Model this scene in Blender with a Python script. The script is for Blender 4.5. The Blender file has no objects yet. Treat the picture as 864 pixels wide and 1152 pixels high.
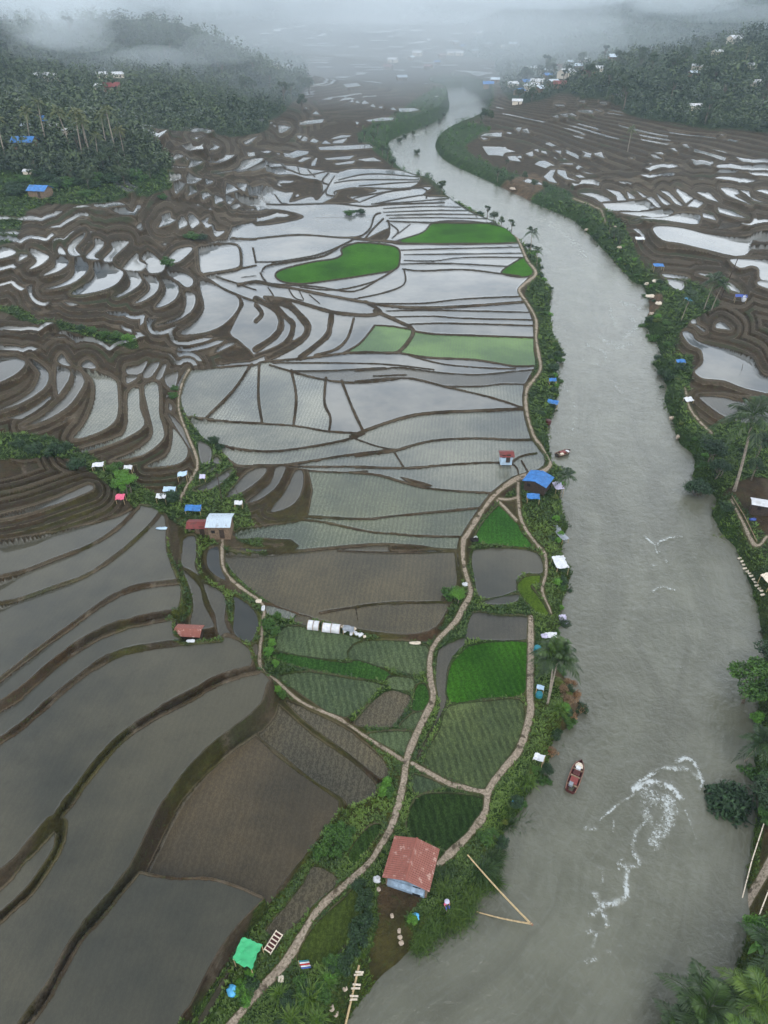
import bpy, bmesh, math, random
import numpy as np
from mathutils import Vector, Matrix
random.seed(7); rng = np.random.default_rng(7)
C = bpy.context.scene.collection
# ---------------------------------------------------------------- traced map of the valley
FR = dict(P=(0,0,1),A=(0,180,3),B=(288,180,3),Cc=(576,180,3),D=(0,380,3),E=(200,380,3),F=(400,380,3),G=(640,380,3.857),
 H=(0,560,3),I=(200,560,3),J=(440,560,3.323),K=(640,580,3.857),L=(0,760,2.9375),M=(240,760,3.323),N=(440,760,3.323),
 O=(220,930,3.6),Pq=(400,900,3.6),Q=(620,820,3.541),A2=(130,100,4.32),B2=(300,80,4.32),C2=(540,90,5.4),
 D2=(700,90,5.268),E2=(640,200,3.857),F2=(700,330,5.268),G2=(740,480,5.236),H2=(744,690,2.494))
def fr(k, s):
    x0, y0, sc = FR[k]
    v = [float(a) for a in s.replace(',', ' ').split()]
    return np.array([(x0 + v[i]/sc, y0 + v[i+1]/sc) for i in range(0, len(v), 2)])

LEFT_BANK = fr('P','487,100 500,107 506,120 495,135 467,147 441,158 439,168 444,178 453,192 471,198 488,203 508,223 528,235 551,247 577,262 596,280 609,293 613,313 624,327 622,347 628,380 640,394 630,410 635,430 629,463 622,487 627,517 640,530 636,547 638,567 645,593 640,617 648,641 645,668 638,692 634,725 638,753 655,772 662,805 636,832 631,850 615,886 604,904 580,935 576,955 569,994 551,1011 528,1042 506,1058 483,1072 450,1094 425,1119 402,1152 380,1190 350,1300 300,1500 250,2200')
RIGHT_BANK = fr('P','520,98 536,106 546,117 549,127 539,137 507,147 489,160 493,175 508,187 532,198 576,219 609,235 640,248 655,260 679,285 710,319 723,326 727,350 720,362 727,374 737,391 738,402 728,408 736,419 746,436 743,451 753,482 759,502 776,520 773,541 799,562 795,579 807,606 822,619 835,656 844,679 852,725 846,760 842,800 838,850 840,885 842,920 831,991 826,1051 812,1100 790,1152 765,1200 740,1300 700,1500 640,2200')

# (frame, width px, points, kind)
PATHS = [
 ('P',0,'577,262 583,270 593,293 603,308 590,320 584,328 593,341 603,360 603,380 606,400 608,415 600,428 593,438 592,460 600,490 610,503 619,515 618,525 608,532 600,534 580,540 557,557 540,579 527,600 521,611 522,638 529,662 528,672 521,684 512,700 491,722 484,740 484,765 487,787 473,817 458,853 453,886 441,928 427,953 414,972 387,997 353,1030 323,1080 287,1119 262,1149 235,1180'),
 ('P',.55,'250,602 250,622 251,638 258,649 267,657 281,668 293,677 297,688 295,710 292,743 298,757 310,765 339,790 384,811 420,835 454,856'),
 ('P',.55,'203,563 210,548 222,527 220,512 213,495 203,468 201,455 203,440 207,428 213,417'),
 ('P',.6,'583,543 583,560 587,587 602,611 613,623 614,647 610,665 620,689'),
 ('P',.5,'561,561 572,562 581,560'), ('P',.5,'559,563 570,574 581,586'),
 ('P',1.1,'597,695 597,740 596,780 596,805 584,844 566,866 550,889 545,916 527,940 509,958 494,972'),
 ('P',.7,'464,859 480,869 500,880 525,888 545,892'),
 ('P',1.1,'826,1060 845,1010 864,975 900,900'),
 ('F2',.5,'370,560 385,620 400,680 450,750 530,830'),
 ('E2',.5,'20,90 120,130 150,165 158,195'),
 ('G2',.5,'430,430 500,560 580,700 640,650'),
]
# flooded or planted ground: (frame, points)
W = []
def add(k, *ss):
    for s in ss: W.append((k, s))
PLAIN = '205,457 203,440 207,428 213,418 262,409 290,405 268,382 259,374 271,350 272,336 230,312 222,300 222,280 232,274 256,270 262,256 290,250 335,246 345,238 300,228 330,222 500,222 510,227 530,240 560,252 580,264 590,292 600,306 582,325 590,342 599,362 600,395 602,412 589,434 588,460 596,492 611,512 611,524 598,530 577,536 551,555 535,577 520,600 514,615 516,640 510,672 501,690 490,706 470,713 440,713 400,707 350,694 310,680 290,668 270,650 257,635 255,616 330,621 327,606 268,605 270,596 333,588 342,583 348,575 347,528 277,525 262,520 250,508 227,490 212,470'
add('P', PLAIN)
add('B2','0,450 60,455 150,465 230,480 350,490 420,475 620,480 700,500 745,520 730,550 700,570 800,565 760,600 800,615 864,625 864,700 0,700 0,560 30,570 90,590 130,590 110,640 215,610 240,630 270,600 265,540 190,525 130,505 60,505 0,490')
HL = '-160,622 0,609 43,603 100,592 133,585 150,578 160,574 182,582 188,598 188,625 200,658 205,670 203,688 196,700 197,722 213,728 250,728 262,729 280,740 285,752 283,762 275,767 290,766 305,778 304,800 285,822 315,852 352,878 381,903 373,925 348,958 315,998 298,1022 270,1050 246,1083 216,1140 200,1165 150,1300 -200,1300'
add('P', HL, '222,1149 237,1122 259,1088 256,1102 242,1130 228,1152 215,1175')
add('M','160,205 230,120 235,100 370,220 500,310 600,400 605,450 510,490 480,460 370,390 250,290',
 '275,90 480,190 560,250 640,320 655,370 620,385 500,290 380,200 310,140')
add('O','480,160 580,220 480,320 380,420 350,450 280,420 380,300 440,220','410,520 480,400 600,290 670,220 685,280 650,400 600,490 530,550 440,560','620,100 700,0 760,0 700,90 640,155')
add('I','95,190 110,170 140,170 145,230 165,280 130,265 100,235','190,330 250,370 275,420 265,460 240,490 190,460 185,420 190,370',
 '20,135 60,132 65,190 60,230 75,265 40,245 10,225 12,180','15,240 75,300 90,360 125,430 100,445 50,440 40,420 50,370 40,310',
 '85,285 150,320 165,360 160,420 185,470 150,490 130,440 125,400 100,340','250,500 270,490 272,530 255,535',
 '300,362 400,392 380,412 300,392','405,395 450,405 440,432 392,418',
 '330,500 370,430 620,480 560,550 335,515','628,482 840,500 825,595 715,580 575,543','338,520 560,557 605,548 712,590 698,622 500,590 342,550')
add('M','245,0 345,-15 420,-5 640,38 620,55 490,160 300,50','530,170 640,60 720,68 738,92 690,172 660,195 560,190','655,5 750,12 742,58 660,48','762,35 800,42 805,120 745,132 745,95','738,145 795,137 770,190 740,200 695,193','585,215 740,210 740,260 710,293 600,240')
add('J','310,168 330,110 400,30 430,50 470,90 490,130 530,185 450,183 330,172','300,210 340,190 480,190 550,210 570,260 560,285 500,285 470,310 468,350 340,378 310,310','345,385 465,360 480,380 440,400 345,400',
 '470,330 490,300 530,290 560,292 555,320 525,330 545,360 590,430 570,440 530,420 480,360','305,430 400,440 520,450 515,530 290,530 280,510')
add('P','491,741 497,728 521,718 526,722 510,739 503,758 503,780 501,795 485,826 470,856 470,848 485,820 494,795 490,770')
add('P','505,753 518,735 536,724 593,722 595,741 593,768 591,778 581,784 545,786 505,790')
add('N','215,115 350,95 480,90 500,150 490,220 430,320 345,425 250,395 120,330 180,200','82,368 200,415 130,435 87,440','90,460 200,440 345,460 345,520 310,590 230,655 180,645 60,590')
add('D','-60,165 -60,70 30,65 70,75 88,95 60,130 0,160','95,75 120,78 160,110 168,140 150,180 80,225 0,250 -30,255 0,240 60,215 110,180 130,140 130,115','190,100 235,110 238,140 215,180 195,200',
 '240,110 270,115 288,150 270,190 230,240 150,285 75,303 130,275 200,220 240,170 250,135','275,105 340,120 390,145 400,180 402,260 380,300 320,330 245,345 280,300 310,240 320,180 310,140','193,80 210,57 225,80 240,100 215,95','275,100 285,82 305,80 325,108',
 '430,190 470,170 475,240 490,300 430,340 340,375 260,395 250,385 330,360 410,330 430,280','485,165 530,152 540,200 540,260 555,310 550,350 480,400 370,420 430,395 490,360 515,320 500,250',
 '430,100 470,95 500,80 475,125 430,125','425,130 470,135 430,160','480,130 510,90 540,88 510,135','525,138 550,95 563,95 545,140','555,130 590,118 605,120 590,180 560,160','597,175 602,150 625,112 634,110 612,160 605,190',
 '490,440 560,400 580,350 582,305 600,320 630,360 635,400 600,430','565,262 590,270 650,350 668,420 660,428 640,380','665,355 680,350 715,375 712,420 695,430 675,420','650,515 700,490 780,445 780,465 740,500 690,520','685,455 735,432 730,445 690,462','715,420 730,400 745,415 740,430',
 '-40,615 0,600 100,575 200,540 300,505 320,520 290,535 180,570 80,600 0,615','570,220 585,235 580,250 568,245')
add('E','160,540 235,455 300,440 290,470 240,510 190,535','230,555 310,490 330,438 365,435 360,460 330,510 270,550','308,585 360,520 390,460 400,448 423,450 425,500 405,550 360,580')
add('A','-50,345 0,300 20,295 45,303 55,320 20,335','70,320 95,325 65,345','100,375 125,345 100,310 105,297 140,310 168,330 150,355 125,370','145,393 185,365 190,335 215,332 232,345 225,365 190,385','150,440 210,420 250,390 255,345 290,348 300,365 285,395 240,425',
 '240,455 300,415 320,385 318,360 380,362 415,380 415,405 390,435 330,450','385,465 430,440 440,410 425,375 460,385 480,410 465,435 420,460','455,485 500,450 505,425 485,395 520,400 538,420 530,450 495,475','525,500 555,460 560,430 548,405 575,408 603,430 600,465 570,490',
 '530,560 610,530 630,480 625,450 655,455 660,485 640,520 580,550','605,590 660,550 690,500 675,430 685,410 760,440 805,470 800,510 750,560 680,585','290,330 320,290 320,265 350,275 345,300 320,330 340,350 310,345','345,345 380,300 375,280 400,272 435,275 420,300 385,335 380,355',
 '415,365 462,312 470,340 495,362 480,385 440,375','478,330 500,305 540,340 560,355 550,390 500,385 495,350','565,330 600,300 640,295 650,310 620,340 600,350 570,345','565,385 610,380 650,405 650,430 630,435 600,410','533,230 555,185 575,180 575,200 598,210 575,225','605,235 608,200 620,195 635,225',
 '635,190 650,185 675,215 665,230 645,235','680,210 705,195 700,215 715,225 700,235','715,225 720,222 730,240 760,245 735,263 722,250','570,75 575,60 600,50 615,70 595,78','590,85 628,82 610,110 595,122','630,70 635,55 685,75 660,90 640,85','640,95 665,110 640,122','680,115 700,110 715,125 690,138','725,120 750,130 755,145 730,152','695,85 693,68 718,78','230,290 285,245 280,265 255,300 275,335 240,330','195,300 205,290 225,325 200,320')
add('A2','540,460 575,475 600,505 535,515','590,460 640,465 630,510 600,490','640,480 720,470 700,520 650,520','710,500 740,480 815,560 800,575 720,540','580,520 660,530 770,555 760,570 650,570 590,545','535,520 580,540 560,570 540,560','560,585 600,560 610,575 580,588','600,590 770,574 700,592',
 '620,260 700,228 660,265 640,272','640,305 675,310 680,335 645,330','475,415 560,400 600,380 620,350 680,345 720,355 700,375 620,395 540,410','580,408 740,372 740,388 620,405','745,368 775,372 765,390','775,400 830,385 835,405','815,310 864,318 860,340 820,330','790,180 820,180 855,190 820,215 795,215','690,150 715,145 720,160','750,160 765,165 755,175','765,180 780,180 778,192','700,300 740,300 760,310 745,318','780,310 800,315 795,325',
 '380,240 415,235 395,248','455,300 480,280 475,268 510,290 490,300','270,350 295,318 325,322 330,335 300,350','340,335 355,340 350,355','350,390 370,350 425,355 420,370 385,385','240,375 265,378 350,385 330,392 250,385','110,280 125,275 130,298 112,295','100,325 155,310 155,322 110,335','130,355 170,365 140,370','260,415 320,420 320,440 280,455 270,435','345,430 355,412 425,450 380,472 350,465','440,440 475,450 470,468 440,470','285,475 340,465 320,490 300,525 290,510','350,525 370,490 400,510','420,515 440,505 465,525 425,545','480,525 500,525 530,550 485,565','225,620 265,605 270,630 290,645 230,648','315,640 325,622 340,640','355,635 370,615 395,645')
add('B2','160,250 200,240 280,232 270,255 160,262','145,315 175,312 160,335','165,340 185,315 200,325 195,345','210,345 225,325 255,340 240,352','265,355 285,335 315,355','320,345 395,325 370,352 325,355','310,330 360,312 415,312 400,320 330,332','250,370 500,355 520,375 380,385 260,385','280,425 430,410 400,430 290,432','330,450 430,435 420,450 340,458','440,430 520,420 560,440 480,440',
 '480,240 560,225 620,225 610,240 500,248','640,180 720,180 745,188 700,200 645,200','375,125 400,130 385,145','400,150 420,138 425,155','430,155 440,140 455,160','460,160 475,140 500,160','500,170 520,160 530,180','540,175 565,170 560,185','600,185 615,175 635,195','370,60 440,60 460,75 390,82','220,210 240,190 260,215','180,180 195,175 198,190','60,265 90,270 100,295 70,305','100,400 150,385 205,390 200,405 130,425','430,245 450,250 440,265','80,400 100,402 120,420 90,415','150,440 180,420 220,420 170,445')
add('C2','0,345 30,325 135,315 130,350 60,345','0,350 50,360 20,365','215,300 230,285 255,285 235,325','255,300 290,290 300,330 265,320','435,225 475,210 475,238','485,210 530,200 530,232 500,225','535,205 560,200 590,222 550,220','590,195 640,180 685,185 685,207 620,205','700,175 745,195 700,190','450,150 510,148 515,165 470,165','595,128 640,122 630,148','725,130 770,130 770,158 735,150','770,80 815,80 820,100 790,95','825,85 864,82 864,115 830,105','165,465 215,460 250,498 180,490','215,470 250,458 255,480','275,450 320,430 325,465 300,465','325,425 355,418 358,445','370,430 400,432 410,455 375,445','450,430 495,428 490,455','615,430 680,445 670,475 625,470 640,450','690,450 740,432 750,465 760,480 700,462','480,510 570,505 560,515 490,515','385,590 430,545 460,545 440,590 470,630 420,620','470,545 520,548 530,590 590,615 520,605 470,570','620,555 700,575 650,570','260,615 290,600 370,625 380,640 280,625')
add('D2','165,440 190,445 240,470 190,465','190,435 230,425 250,435 235,443','285,405 310,402 330,428 300,420','355,380 385,378 400,408 370,400','580,318 610,328 590,332','45,460 70,462 55,470')
add('E2','45,70 100,68 150,80 190,105 140,110 110,90','160,50 220,60 250,100 210,105 205,80','250,60 290,90 260,95','290,55 340,85 320,88','145,120 330,98 380,130 300,148 165,152','335,90 360,85 400,130 385,135','380,70 440,115 425,125 400,110','395,55 430,60 495,128 460,118 440,90','470,45 540,90 505,118 465,60','550,65 610,65 650,110 600,95','510,130 545,92 585,110 560,135','210,162 440,138 455,150 430,170 360,182','270,190 400,180 480,158 565,165 565,190 545,205 420,192','580,155 625,165 640,188 580,175','645,130 700,145 770,178 700,168 650,155','660,45 720,50 740,70 720,80 790,120 720,95 680,75','740,55 780,60 790,90 864,115 800,100','810,60 840,52 900,60 900,85',
 '360,240 400,222 500,225 600,245 740,258 800,252 790,290 780,325 730,342 600,322 480,300 400,290','790,250 850,228 900,235 900,275 810,270','785,300 830,290 900,295 900,305 800,310','695,370 740,360 900,365 900,440 830,445 825,400 790,385 740,400','830,450 900,460 900,490 820,470','410,420 500,430 510,440 420,435','425,445 500,455 490,490 450,480','555,420 640,425 640,440','670,455 700,460 745,500 690,485')
add('F2','405,165 430,155 440,180 410,185','440,190 490,220 480,230 440,200','550,205 580,172 640,215 600,215','355,250 370,230 415,245 430,275 480,300 560,318 680,350 770,390 790,430 830,485 900,500 960,520 960,600 800,582 700,560 600,525 480,520 430,490 430,470 470,430 478,390 460,335 400,310','455,620 600,620 700,640 960,655 960,750 750,780 600,740 520,690 470,650')
# dry ground inside the flooded plain
BROWN = [('B2','350,580 430,565 540,580 480,600 400,610 450,640 270,648 330,610'),('B','0,180 60,165 155,185 140,205 0,225'),('B','370,272 425,240 450,232 452,255 430,275'),
 ('J','0,180 100,178 170,193 100,205 0,205'),('E','750,470 800,480 864,500 800,500'),('B2','0,490 60,505 130,505 190,525 265,540 270,600 240,630 215,610 110,640 130,590 90,590 30,570 0,560'),
 ('A','0,0 1,0 1,1')]
# low banks between fields: (frame, width px, points)
BUNDS = [
('B',1.5,'330,130 400,115 560,95 575,130'),('B',1.4,'390,150 480,145 600,135 650,130'),('B',1.3,'430,165 560,158 690,160'),('B',1.3,'430,178 580,172 720,172'),('B',1.3,'440,188 600,184 750,186'),('B',1.3,'450,198 600,196 780,200'),('B',1.6,'440,208 560,212 600,213 820,215'),
('B',2,'0,268 150,255 320,265 380,240 400,190 420,180'),('B',3,'320,265 430,275 490,280'),('B',1.6,'0,348 90,345 200,325 270,300 330,270'),('B',1.6,'20,380 40,360 130,345 230,325 290,290'),('B',1.8,'15,385 30,410 60,420 200,428 330,445 420,400 460,375'),('B',1.6,'150,430 270,440 400,410 470,370'),('B',1.6,'330,470 430,450 500,420 500,370'),
('B',3.2,'-60,425 0,415 60,425 130,435 200,450 360,480 460,495 560,500 700,495 900,480'),('B',4,'30,465 120,475 240,510 300,520 380,525 420,512 370,480'),('B',4,'400,510 480,545 530,575 510,620 480,650'),('B',1.5,'380,485 560,485 700,470 920,460'),('B',1.5,'440,510 600,508 930,515'),('B',1.5,'460,530 600,528 700,535 930,540'),('B',1.7,'520,555 650,552 940,560'),('B',2,'530,578 600,588 700,592 940,600'),
('B',1.3,'490,305 650,300 890,295'),('B',1.3,'500,320 690,318 900,315'),('B',1.3,'500,340 600,342 700,330 910,330'),('B',1.4,'490,352 650,350 850,360'),('B',1.7,'495,368 560,375 700,370 830,385 890,392'),('B',2,'490,282 700,285 890,280'),
('B',2,'430,200 400,230 370,265'),('B',1.8,'445,205 450,235 430,265'),('B',1.5,'450,215 480,240 460,265'),('B',1.5,'520,218 480,250'),('B',1.3,'40,430 60,465 30,470'),('B',1.3,'110,435 130,465 160,475'),('B',1.3,'145,440 160,470'),('B',1.3,'180,455 215,485'),
('B',5,'0,545 20,520 0,490'),('B',7,'0,640 60,600 85,560 70,510 0,470'),('B',6,'0,665 100,620 125,560 100,530 40,470'),('B',8,'40,670 150,610 175,570 160,540 110,490 60,480'),('B',6,'150,668 235,600 250,560 255,520'),('B',3,'200,660 270,640 310,600 330,535'),('B',2,'290,655 350,620 400,560'),
('B',1.7,'400,558 460,562 520,572'),('B',2,'0,350 -10,300'),('A',3.5,'665,290 675,380 720,385 800,375 815,350 800,290 720,285 665,290'),('A',2.5,'790,375 864,360'),('A',3,'680,385 760,440 864,480'),('A',1.6,'815,400 864,395'),('A',2,'730,395 864,440'),('A',3,'780,265 864,270'),
('B2',1.6,'0,470 100,480 190,510 300,490 350,492'),('B2',1.5,'70,458 90,480'),('B2',1.5,'150,465 160,500'),('B2',1.5,'200,480 235,520'),('B2',1.6,'300,500 270,540 300,560 250,620'),('B2',1.5,'330,510 300,560 290,600 330,610'),('B2',1.4,'350,530 500,500 740,515'),('B2',1.4,'330,545 450,530 740,530'),('B2',1.4,'450,560 640,545 735,540'),('B2',1.7,'330,600 340,585 450,570 620,575 700,570'),('B2',1.5,'450,640 580,590 700,575'),('B2',1.4,'400,610 500,600 560,595'),('B2',1.4,'530,645 700,612 790,600'),('B2',1.4,'40,600 70,640 100,645'),('B2',1.6,'0,648 120,650 330,645 480,660 600,650 864,640'),
('E',3,'30,110 70,105 250,95 290,82 430,70 600,50 700,52 740,50'),('F',2.5,'0,52 140,52 250,68 400,75 540,97 600,95'),('E',2,'320,85 500,85 700,90 864,108'),('E',2.5,'310,92 440,130 550,150 640,150 740,140'),
('F',2.5,'0,148 130,138 200,140 300,165 450,200 560,235'),('F',2,'0,112 100,105 150,102 300,120 420,125 530,115 600,108'),('F',2,'180,60 300,90 450,103 540,105'),('E',2,'380,112 500,112 640,105 700,102'),('F',2,'60,130 170,125'),('F',2,'300,165 420,165 490,157 575,158'),
('E',3,'250,90 185,185 90,275'),('E',3,'275,90 272,200 285,290'),('E',3,'383,110 400,200 390,300'),('E',3,'500,135 495,220 515,270 510,320'),('E',3,'553,145 590,240 630,325'),
('E',3,'10,262 100,275 200,285 400,300 500,318 620,325'),('F',4,'-10,332 100,290 200,262 300,252 400,248 570,240'),('E',3,'60,335 180,370 300,385 420,375 560,350 625,325'),('F',2,'-20,335 80,370 155,378'),('E',2.6,'150,395 200,430 260,438 400,425 560,400 740,378'),('F',3,'0,400 120,385 250,350 400,340 520,345 600,345'),('E',2,'730,385 762,437'),
('E',3,'200,432 360,430 430,435 640,435'),('F',3,'0,437 180,440 300,430 430,422 520,420 560,400 610,390'),('F',3,'-20,455 80,465 200,500 300,515 490,527'),('E',2,'430,448 560,455 640,450'),('F',2,'520,420 545,440 550,475'),('F',2,'560,415 580,450'),
('J',3,'-420,62 -300,70 -100,80 0,70 160,55 340,38'),('I',3,'395,70 500,85 640,115 740,125 800,130'),('J',3,'0,135 100,145 285,148'),('I',4,'150,168 260,185 400,180 600,165 700,160 800,168'),('J',3.5,'0,178 100,185 170,195 260,200'),('J',2,'-200,200 0,208 130,208 260,203'),
('I',3,'480,388 600,370 700,358 800,354'),('J',3,'0,398 100,395 230,392'),('I',1.2,'600,372 610,425'),('J',3,'240,200 250,300 260,350'),
('P',5,'-60,668 -10,652 40,635 100,615 133,597 157,575'),('P',5,'-60,695 -10,680 50,663 97,648 133,627 167,600 183,582'),('P',7,'-60,805 -10,770 40,733 83,703 123,677 157,665 205,662'),('P',13,'-60,840 -10,800 20,782 60,748 100,722 140,707 200,698'),('P',9,'-60,875 -10,840 20,820 45,800 65,783 100,757 133,740 175,733 250,729'),
('P',17,'-60,1050 0,995 31,964 61,930'),('P',12,'61,930 82,903 102,876 136,838 177,811 218,791 245,777 275,768 290,766'),('P',12,'-60,1085 -5,1042 34,1008 54,981 68,957 72,930'),('P',15,'0,1210 30,1160 58,1121 88,1066 119,1029 153,988'),('P',13,'153,988 170,954 191,913 218,876 252,845 285,822 303,803 308,785'),
('P',4.5,'158,988 180,993 204,997 238,998 270,1008 300,1022'),('P',4,'285,823 315,853 351,880 381,902 387,912'),
]
# what grows or stands in a field: (px, py, type)
SEEDS = [(390,297,'g'),(420,290,'g'),(520,262,'g'),(580,302,'g'),(432,382,'l'),(530,392,'l'),(250,450,'s'),(240,432,'s'),(270,455,'s2'),(312,440,'s'),(350,450,'s2'),(375,460,'w'),(430,450,'w'),(300,490,'s2'),(290,500,'s'),(400,500,'s'),(540,470,'s'),(540,500,'s'),(560,445,'s'),(400,545,'q'),(450,560,'q'),(540,545,'s'),(400,590,'q'),(300,600,'q'),(480,582,'q'),(490,600,'q'),(400,620,'s'),(350,650,'s3'),(450,650,'s3'),(330,690,'s'),(450,695,'s3'),(430,520,'s'),(575,525,'s'),
 (100,680,'m2'),(60,650,'m2'),(60,622,'m2'),(120,720,'m2'),(150,730,'s3'),(150,770,'s3'),(100,900,'m3'),(150,860,'m3'),(260,900,'m'),(150,1080,'m4'),(200,1080,'m4'),(20,980,'s3'),(330,840,'s4'),(370,820,'s4'),(240,1125,'m4'),(340,1010,'s4'),
 (240,625,'k'),(265,690,'k'),(252,712,'k'),(213,620,'w2'),(216,680,'w2'),(240,670,'w2'),(262,730,'w2'),(380,1040,'lawn'),(400,950,'dv'),
 (345,710,'v'),(360,725,'v'),(430,735,'v'),(380,752,'dg'),(420,770,'dg'),(370,785,'v'),(320,720,'v'),(420,795,'s4'),(445,770,'v'),(474,780,'dg'),(465,810,'v'),(445,830,'v'),
 (560,592,'gr'),(565,640,'m2'),(560,675,'m2'),(600,668,'ol'),(570,705,'w2'),(550,705,'w2'),(495,760,'w2'),(550,755,'gg'),(540,830,'vr'),(475,880,'v'),(500,920,'dv'),
 (112,455,'s'),(-10,610,'m2'),(145,460,'s'),(170,470,'s'),(205,510,'s'),(60,575,'s'),(345,705,'v'),(100,445,'s'),(290,540,'w2'),(275,545,'w2'),(330,560,'w2')]

RINGS = [('B',2.4,'65,390 90,370 190,345 260,335 290,320 290,300 345,280 430,285 480,300 485,340 470,370 400,385 200,415 130,418 85,410'),
 ('P',2.0,'443,273 475,262 488,251 521,249 555,253 577,260 583,272 560,274 521,274 461,275'),('P',2,'564,306 576,297 592,290 600,306 590,312 570,310')]
# zones of ground cover outside the fields: (kind, frame, points)
ZONES = [
 ('lush','P','560,250 590,262 612,290 632,325 650,380 650,520 655,660 650,720 640,900 600,960 560,1010 500,1080 420,1130 380,1200 180,1200 215,1150 275,1052 320,1000 350,960 385,915 430,880 440,845 400,815 330,775 300,760 290,700 255,640 245,600 200,600 190,560 215,540 225,520 200,460 214,455 240,500 262,525 300,620 380,706 480,722 500,700 525,640 540,585 600,535 615,515 590,460 600,420 605,370 590,330 600,308'),
 ('olive','I','60,130 200,130 160,165 90,170 80,240 120,280 280,370 290,560 330,620 430,690 300,640 240,560 200,490 130,320 65,250'),
 ('olive','M','165,0 300,80 560,200 700,310 690,420 620,640 560,665 430,665 400,600 480,520 610,460 660,380 600,280 480,180 300,95 200,40'),
 ('olive','H','470,35 600,60 640,100 620,130 605,210 640,300 650,390 600,420 600,470 700,500 760,500 800,520 720,560 560,490 590,400 620,350 600,290 570,200 570,90'),
 ('forest','P','-300,-40 -300,180 0,188 60,198 130,203 190,192 186,176 160,140 260,150 330,120 345,80 300,60 200,20 100,5'),
 ('lush','P','-200,215 0,205 40,222 60,225 30,240 20,270 -10,280 -200,330'),
 ('lush','P','-300,178 0,184 60,194 130,199 190,188 194,212 130,228 60,230 0,216 -300,230'),
 ('lush','P','-100,490 20,488 80,500 130,530 180,560 200,575 195,585 150,570 100,530 60,515 -100,520'),
 ('lush','A','-100,480 60,495 130,545 200,545 300,570 440,610 470,640 400,640 250,580 130,560 0,510 -100,510'),
 ('forest','P','540,40 864,20 1200,0 1200,130 864,140 820,140 740,140 700,112 645,96 610,104 575,108 560,70'),
 ('lush','P','400,150 440,130 490,100 512,110 490,132 460,150 440,165 455,190 440,185 415,165'),
 ('lush','P','485,150 505,140 545,140 550,150 520,165 560,190 640,215 650,240 620,245 530,215 500,190'),
 ('lush','P','570,215 600,205 670,235 700,250 720,290 735,320 770,310 810,340 800,350 770,370 755,400 780,400 770,450 760,440 790,480 864,470 960,480 960,560 830,560 850,640 864,700 864,800 1100,1152 1100,1400 700,1400 820,1060 830,900 830,700 800,560 700,420 700,330'),
 ('soil','G2','400,380 460,400 640,640 700,800 700,380 560,300'),
 ('mud','Pq','95,340 190,350 270,370 250,430 190,480 250,540 300,580 180,660 70,700 60,620 95,500'),
 ('sand','I','130,110 185,105 195,140 150,165 130,150'),
 ('mud','H','560,70 590,90 620,110 612,160 600,230 610,250 590,220 575,150'),
 ('mud','I','160,140 200,140 260,165 400,172 420,180 300,186 200,178'),
 ('mud','I','290,350 480,385 640,425 800,430 860,440 840,490 640,460 520,420 300,375'),
 ('rocky','J','600,620 680,650 730,700 760,780 740,860 690,900 640,840 640,740'),
 ('rocky','C2','60,640 200,600 330,570 400,640 300,700 150,700'),
 ('rocky','F2','120,0 240,0 240,60 190,110 150,100'),
 ('soil','J','475,0 490,0 500,120 560,190 580,210 540,180 480,110 400,15 420,10'),
 ('mud','Q','830,640 864,360 900,360 900,700 780,740'),
]
GC = dict(soil=(.058,.037,.018), lush=(.022,.050,.006), olive=(.060,.066,.010), forest=(.018,.030,.013), sand=(.36,.24,.12), mud=(.095,.062,.038), rocky=(.16,.11,.075))
# field types: colour, water 0..1, stubble 0..1, rows 0..1
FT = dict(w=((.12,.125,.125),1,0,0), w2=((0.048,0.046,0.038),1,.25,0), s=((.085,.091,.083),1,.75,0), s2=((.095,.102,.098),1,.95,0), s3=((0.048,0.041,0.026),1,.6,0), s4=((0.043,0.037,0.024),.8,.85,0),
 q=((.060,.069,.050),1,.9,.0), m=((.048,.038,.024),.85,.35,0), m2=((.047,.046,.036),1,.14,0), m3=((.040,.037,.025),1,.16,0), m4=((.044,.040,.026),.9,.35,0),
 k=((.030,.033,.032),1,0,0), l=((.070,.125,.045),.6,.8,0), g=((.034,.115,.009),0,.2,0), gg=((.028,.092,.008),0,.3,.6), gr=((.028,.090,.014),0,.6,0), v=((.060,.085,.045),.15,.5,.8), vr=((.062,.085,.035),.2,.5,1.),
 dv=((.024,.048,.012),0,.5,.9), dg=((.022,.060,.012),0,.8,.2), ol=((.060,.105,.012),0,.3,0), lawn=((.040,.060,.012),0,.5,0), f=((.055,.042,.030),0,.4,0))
H0, F0 = 75.0, 768.0

def hash2(i, j, s):
    n = (i*374761393 + j*668265263 + s*362437) & 0x7fffffff
    n = ((n ^ (n >> 13)) * 1274126177) & 0x7fffffff
    return ((n ^ (n >> 16)) & 0xffff) / 65535.0
def vnoise(x, y, s=0):
    i = np.floor(x).astype(np.int64); j = np.floor(y).astype(np.int64)
    a = x - i; b = y - j
    a = a*a*(3-2*a); b = b*b*(3-2*b)
    return (hash2(i,j,s)*(1-a) + hash2(i+1,j,s)*a)*(1-b) + (hash2(i,j+1,s)*(1-a) + hash2(i+1,j+1,s)*a)*b*1.0
def fbm(x, y, s=0, o=3):
    r = 0; k = .5; t = 0
    for q in range(o):
        r = r + k*vnoise(x*2**q, y*2**q, s+q*17); t += k; k *= .5
    return r/t - .5
def ss(a, b, x):
    t = np.clip((x-a)/(b-a), 0, 1); return t*t*(3-2*t)
def softp(x, w): return w*np.logaddexp(0, np.clip(x/w, -40, 40))
def gauss(X, Y, x, y, sx, sy, rot, h):
    c, s = math.cos(rot), math.sin(rot); u = (X-x)*c + (Y-y)*s; v = -(X-x)*s + (Y-y)*c
    return h*np.exp(-.5*((u/sx)**2 + (v/sy)**2))
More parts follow.
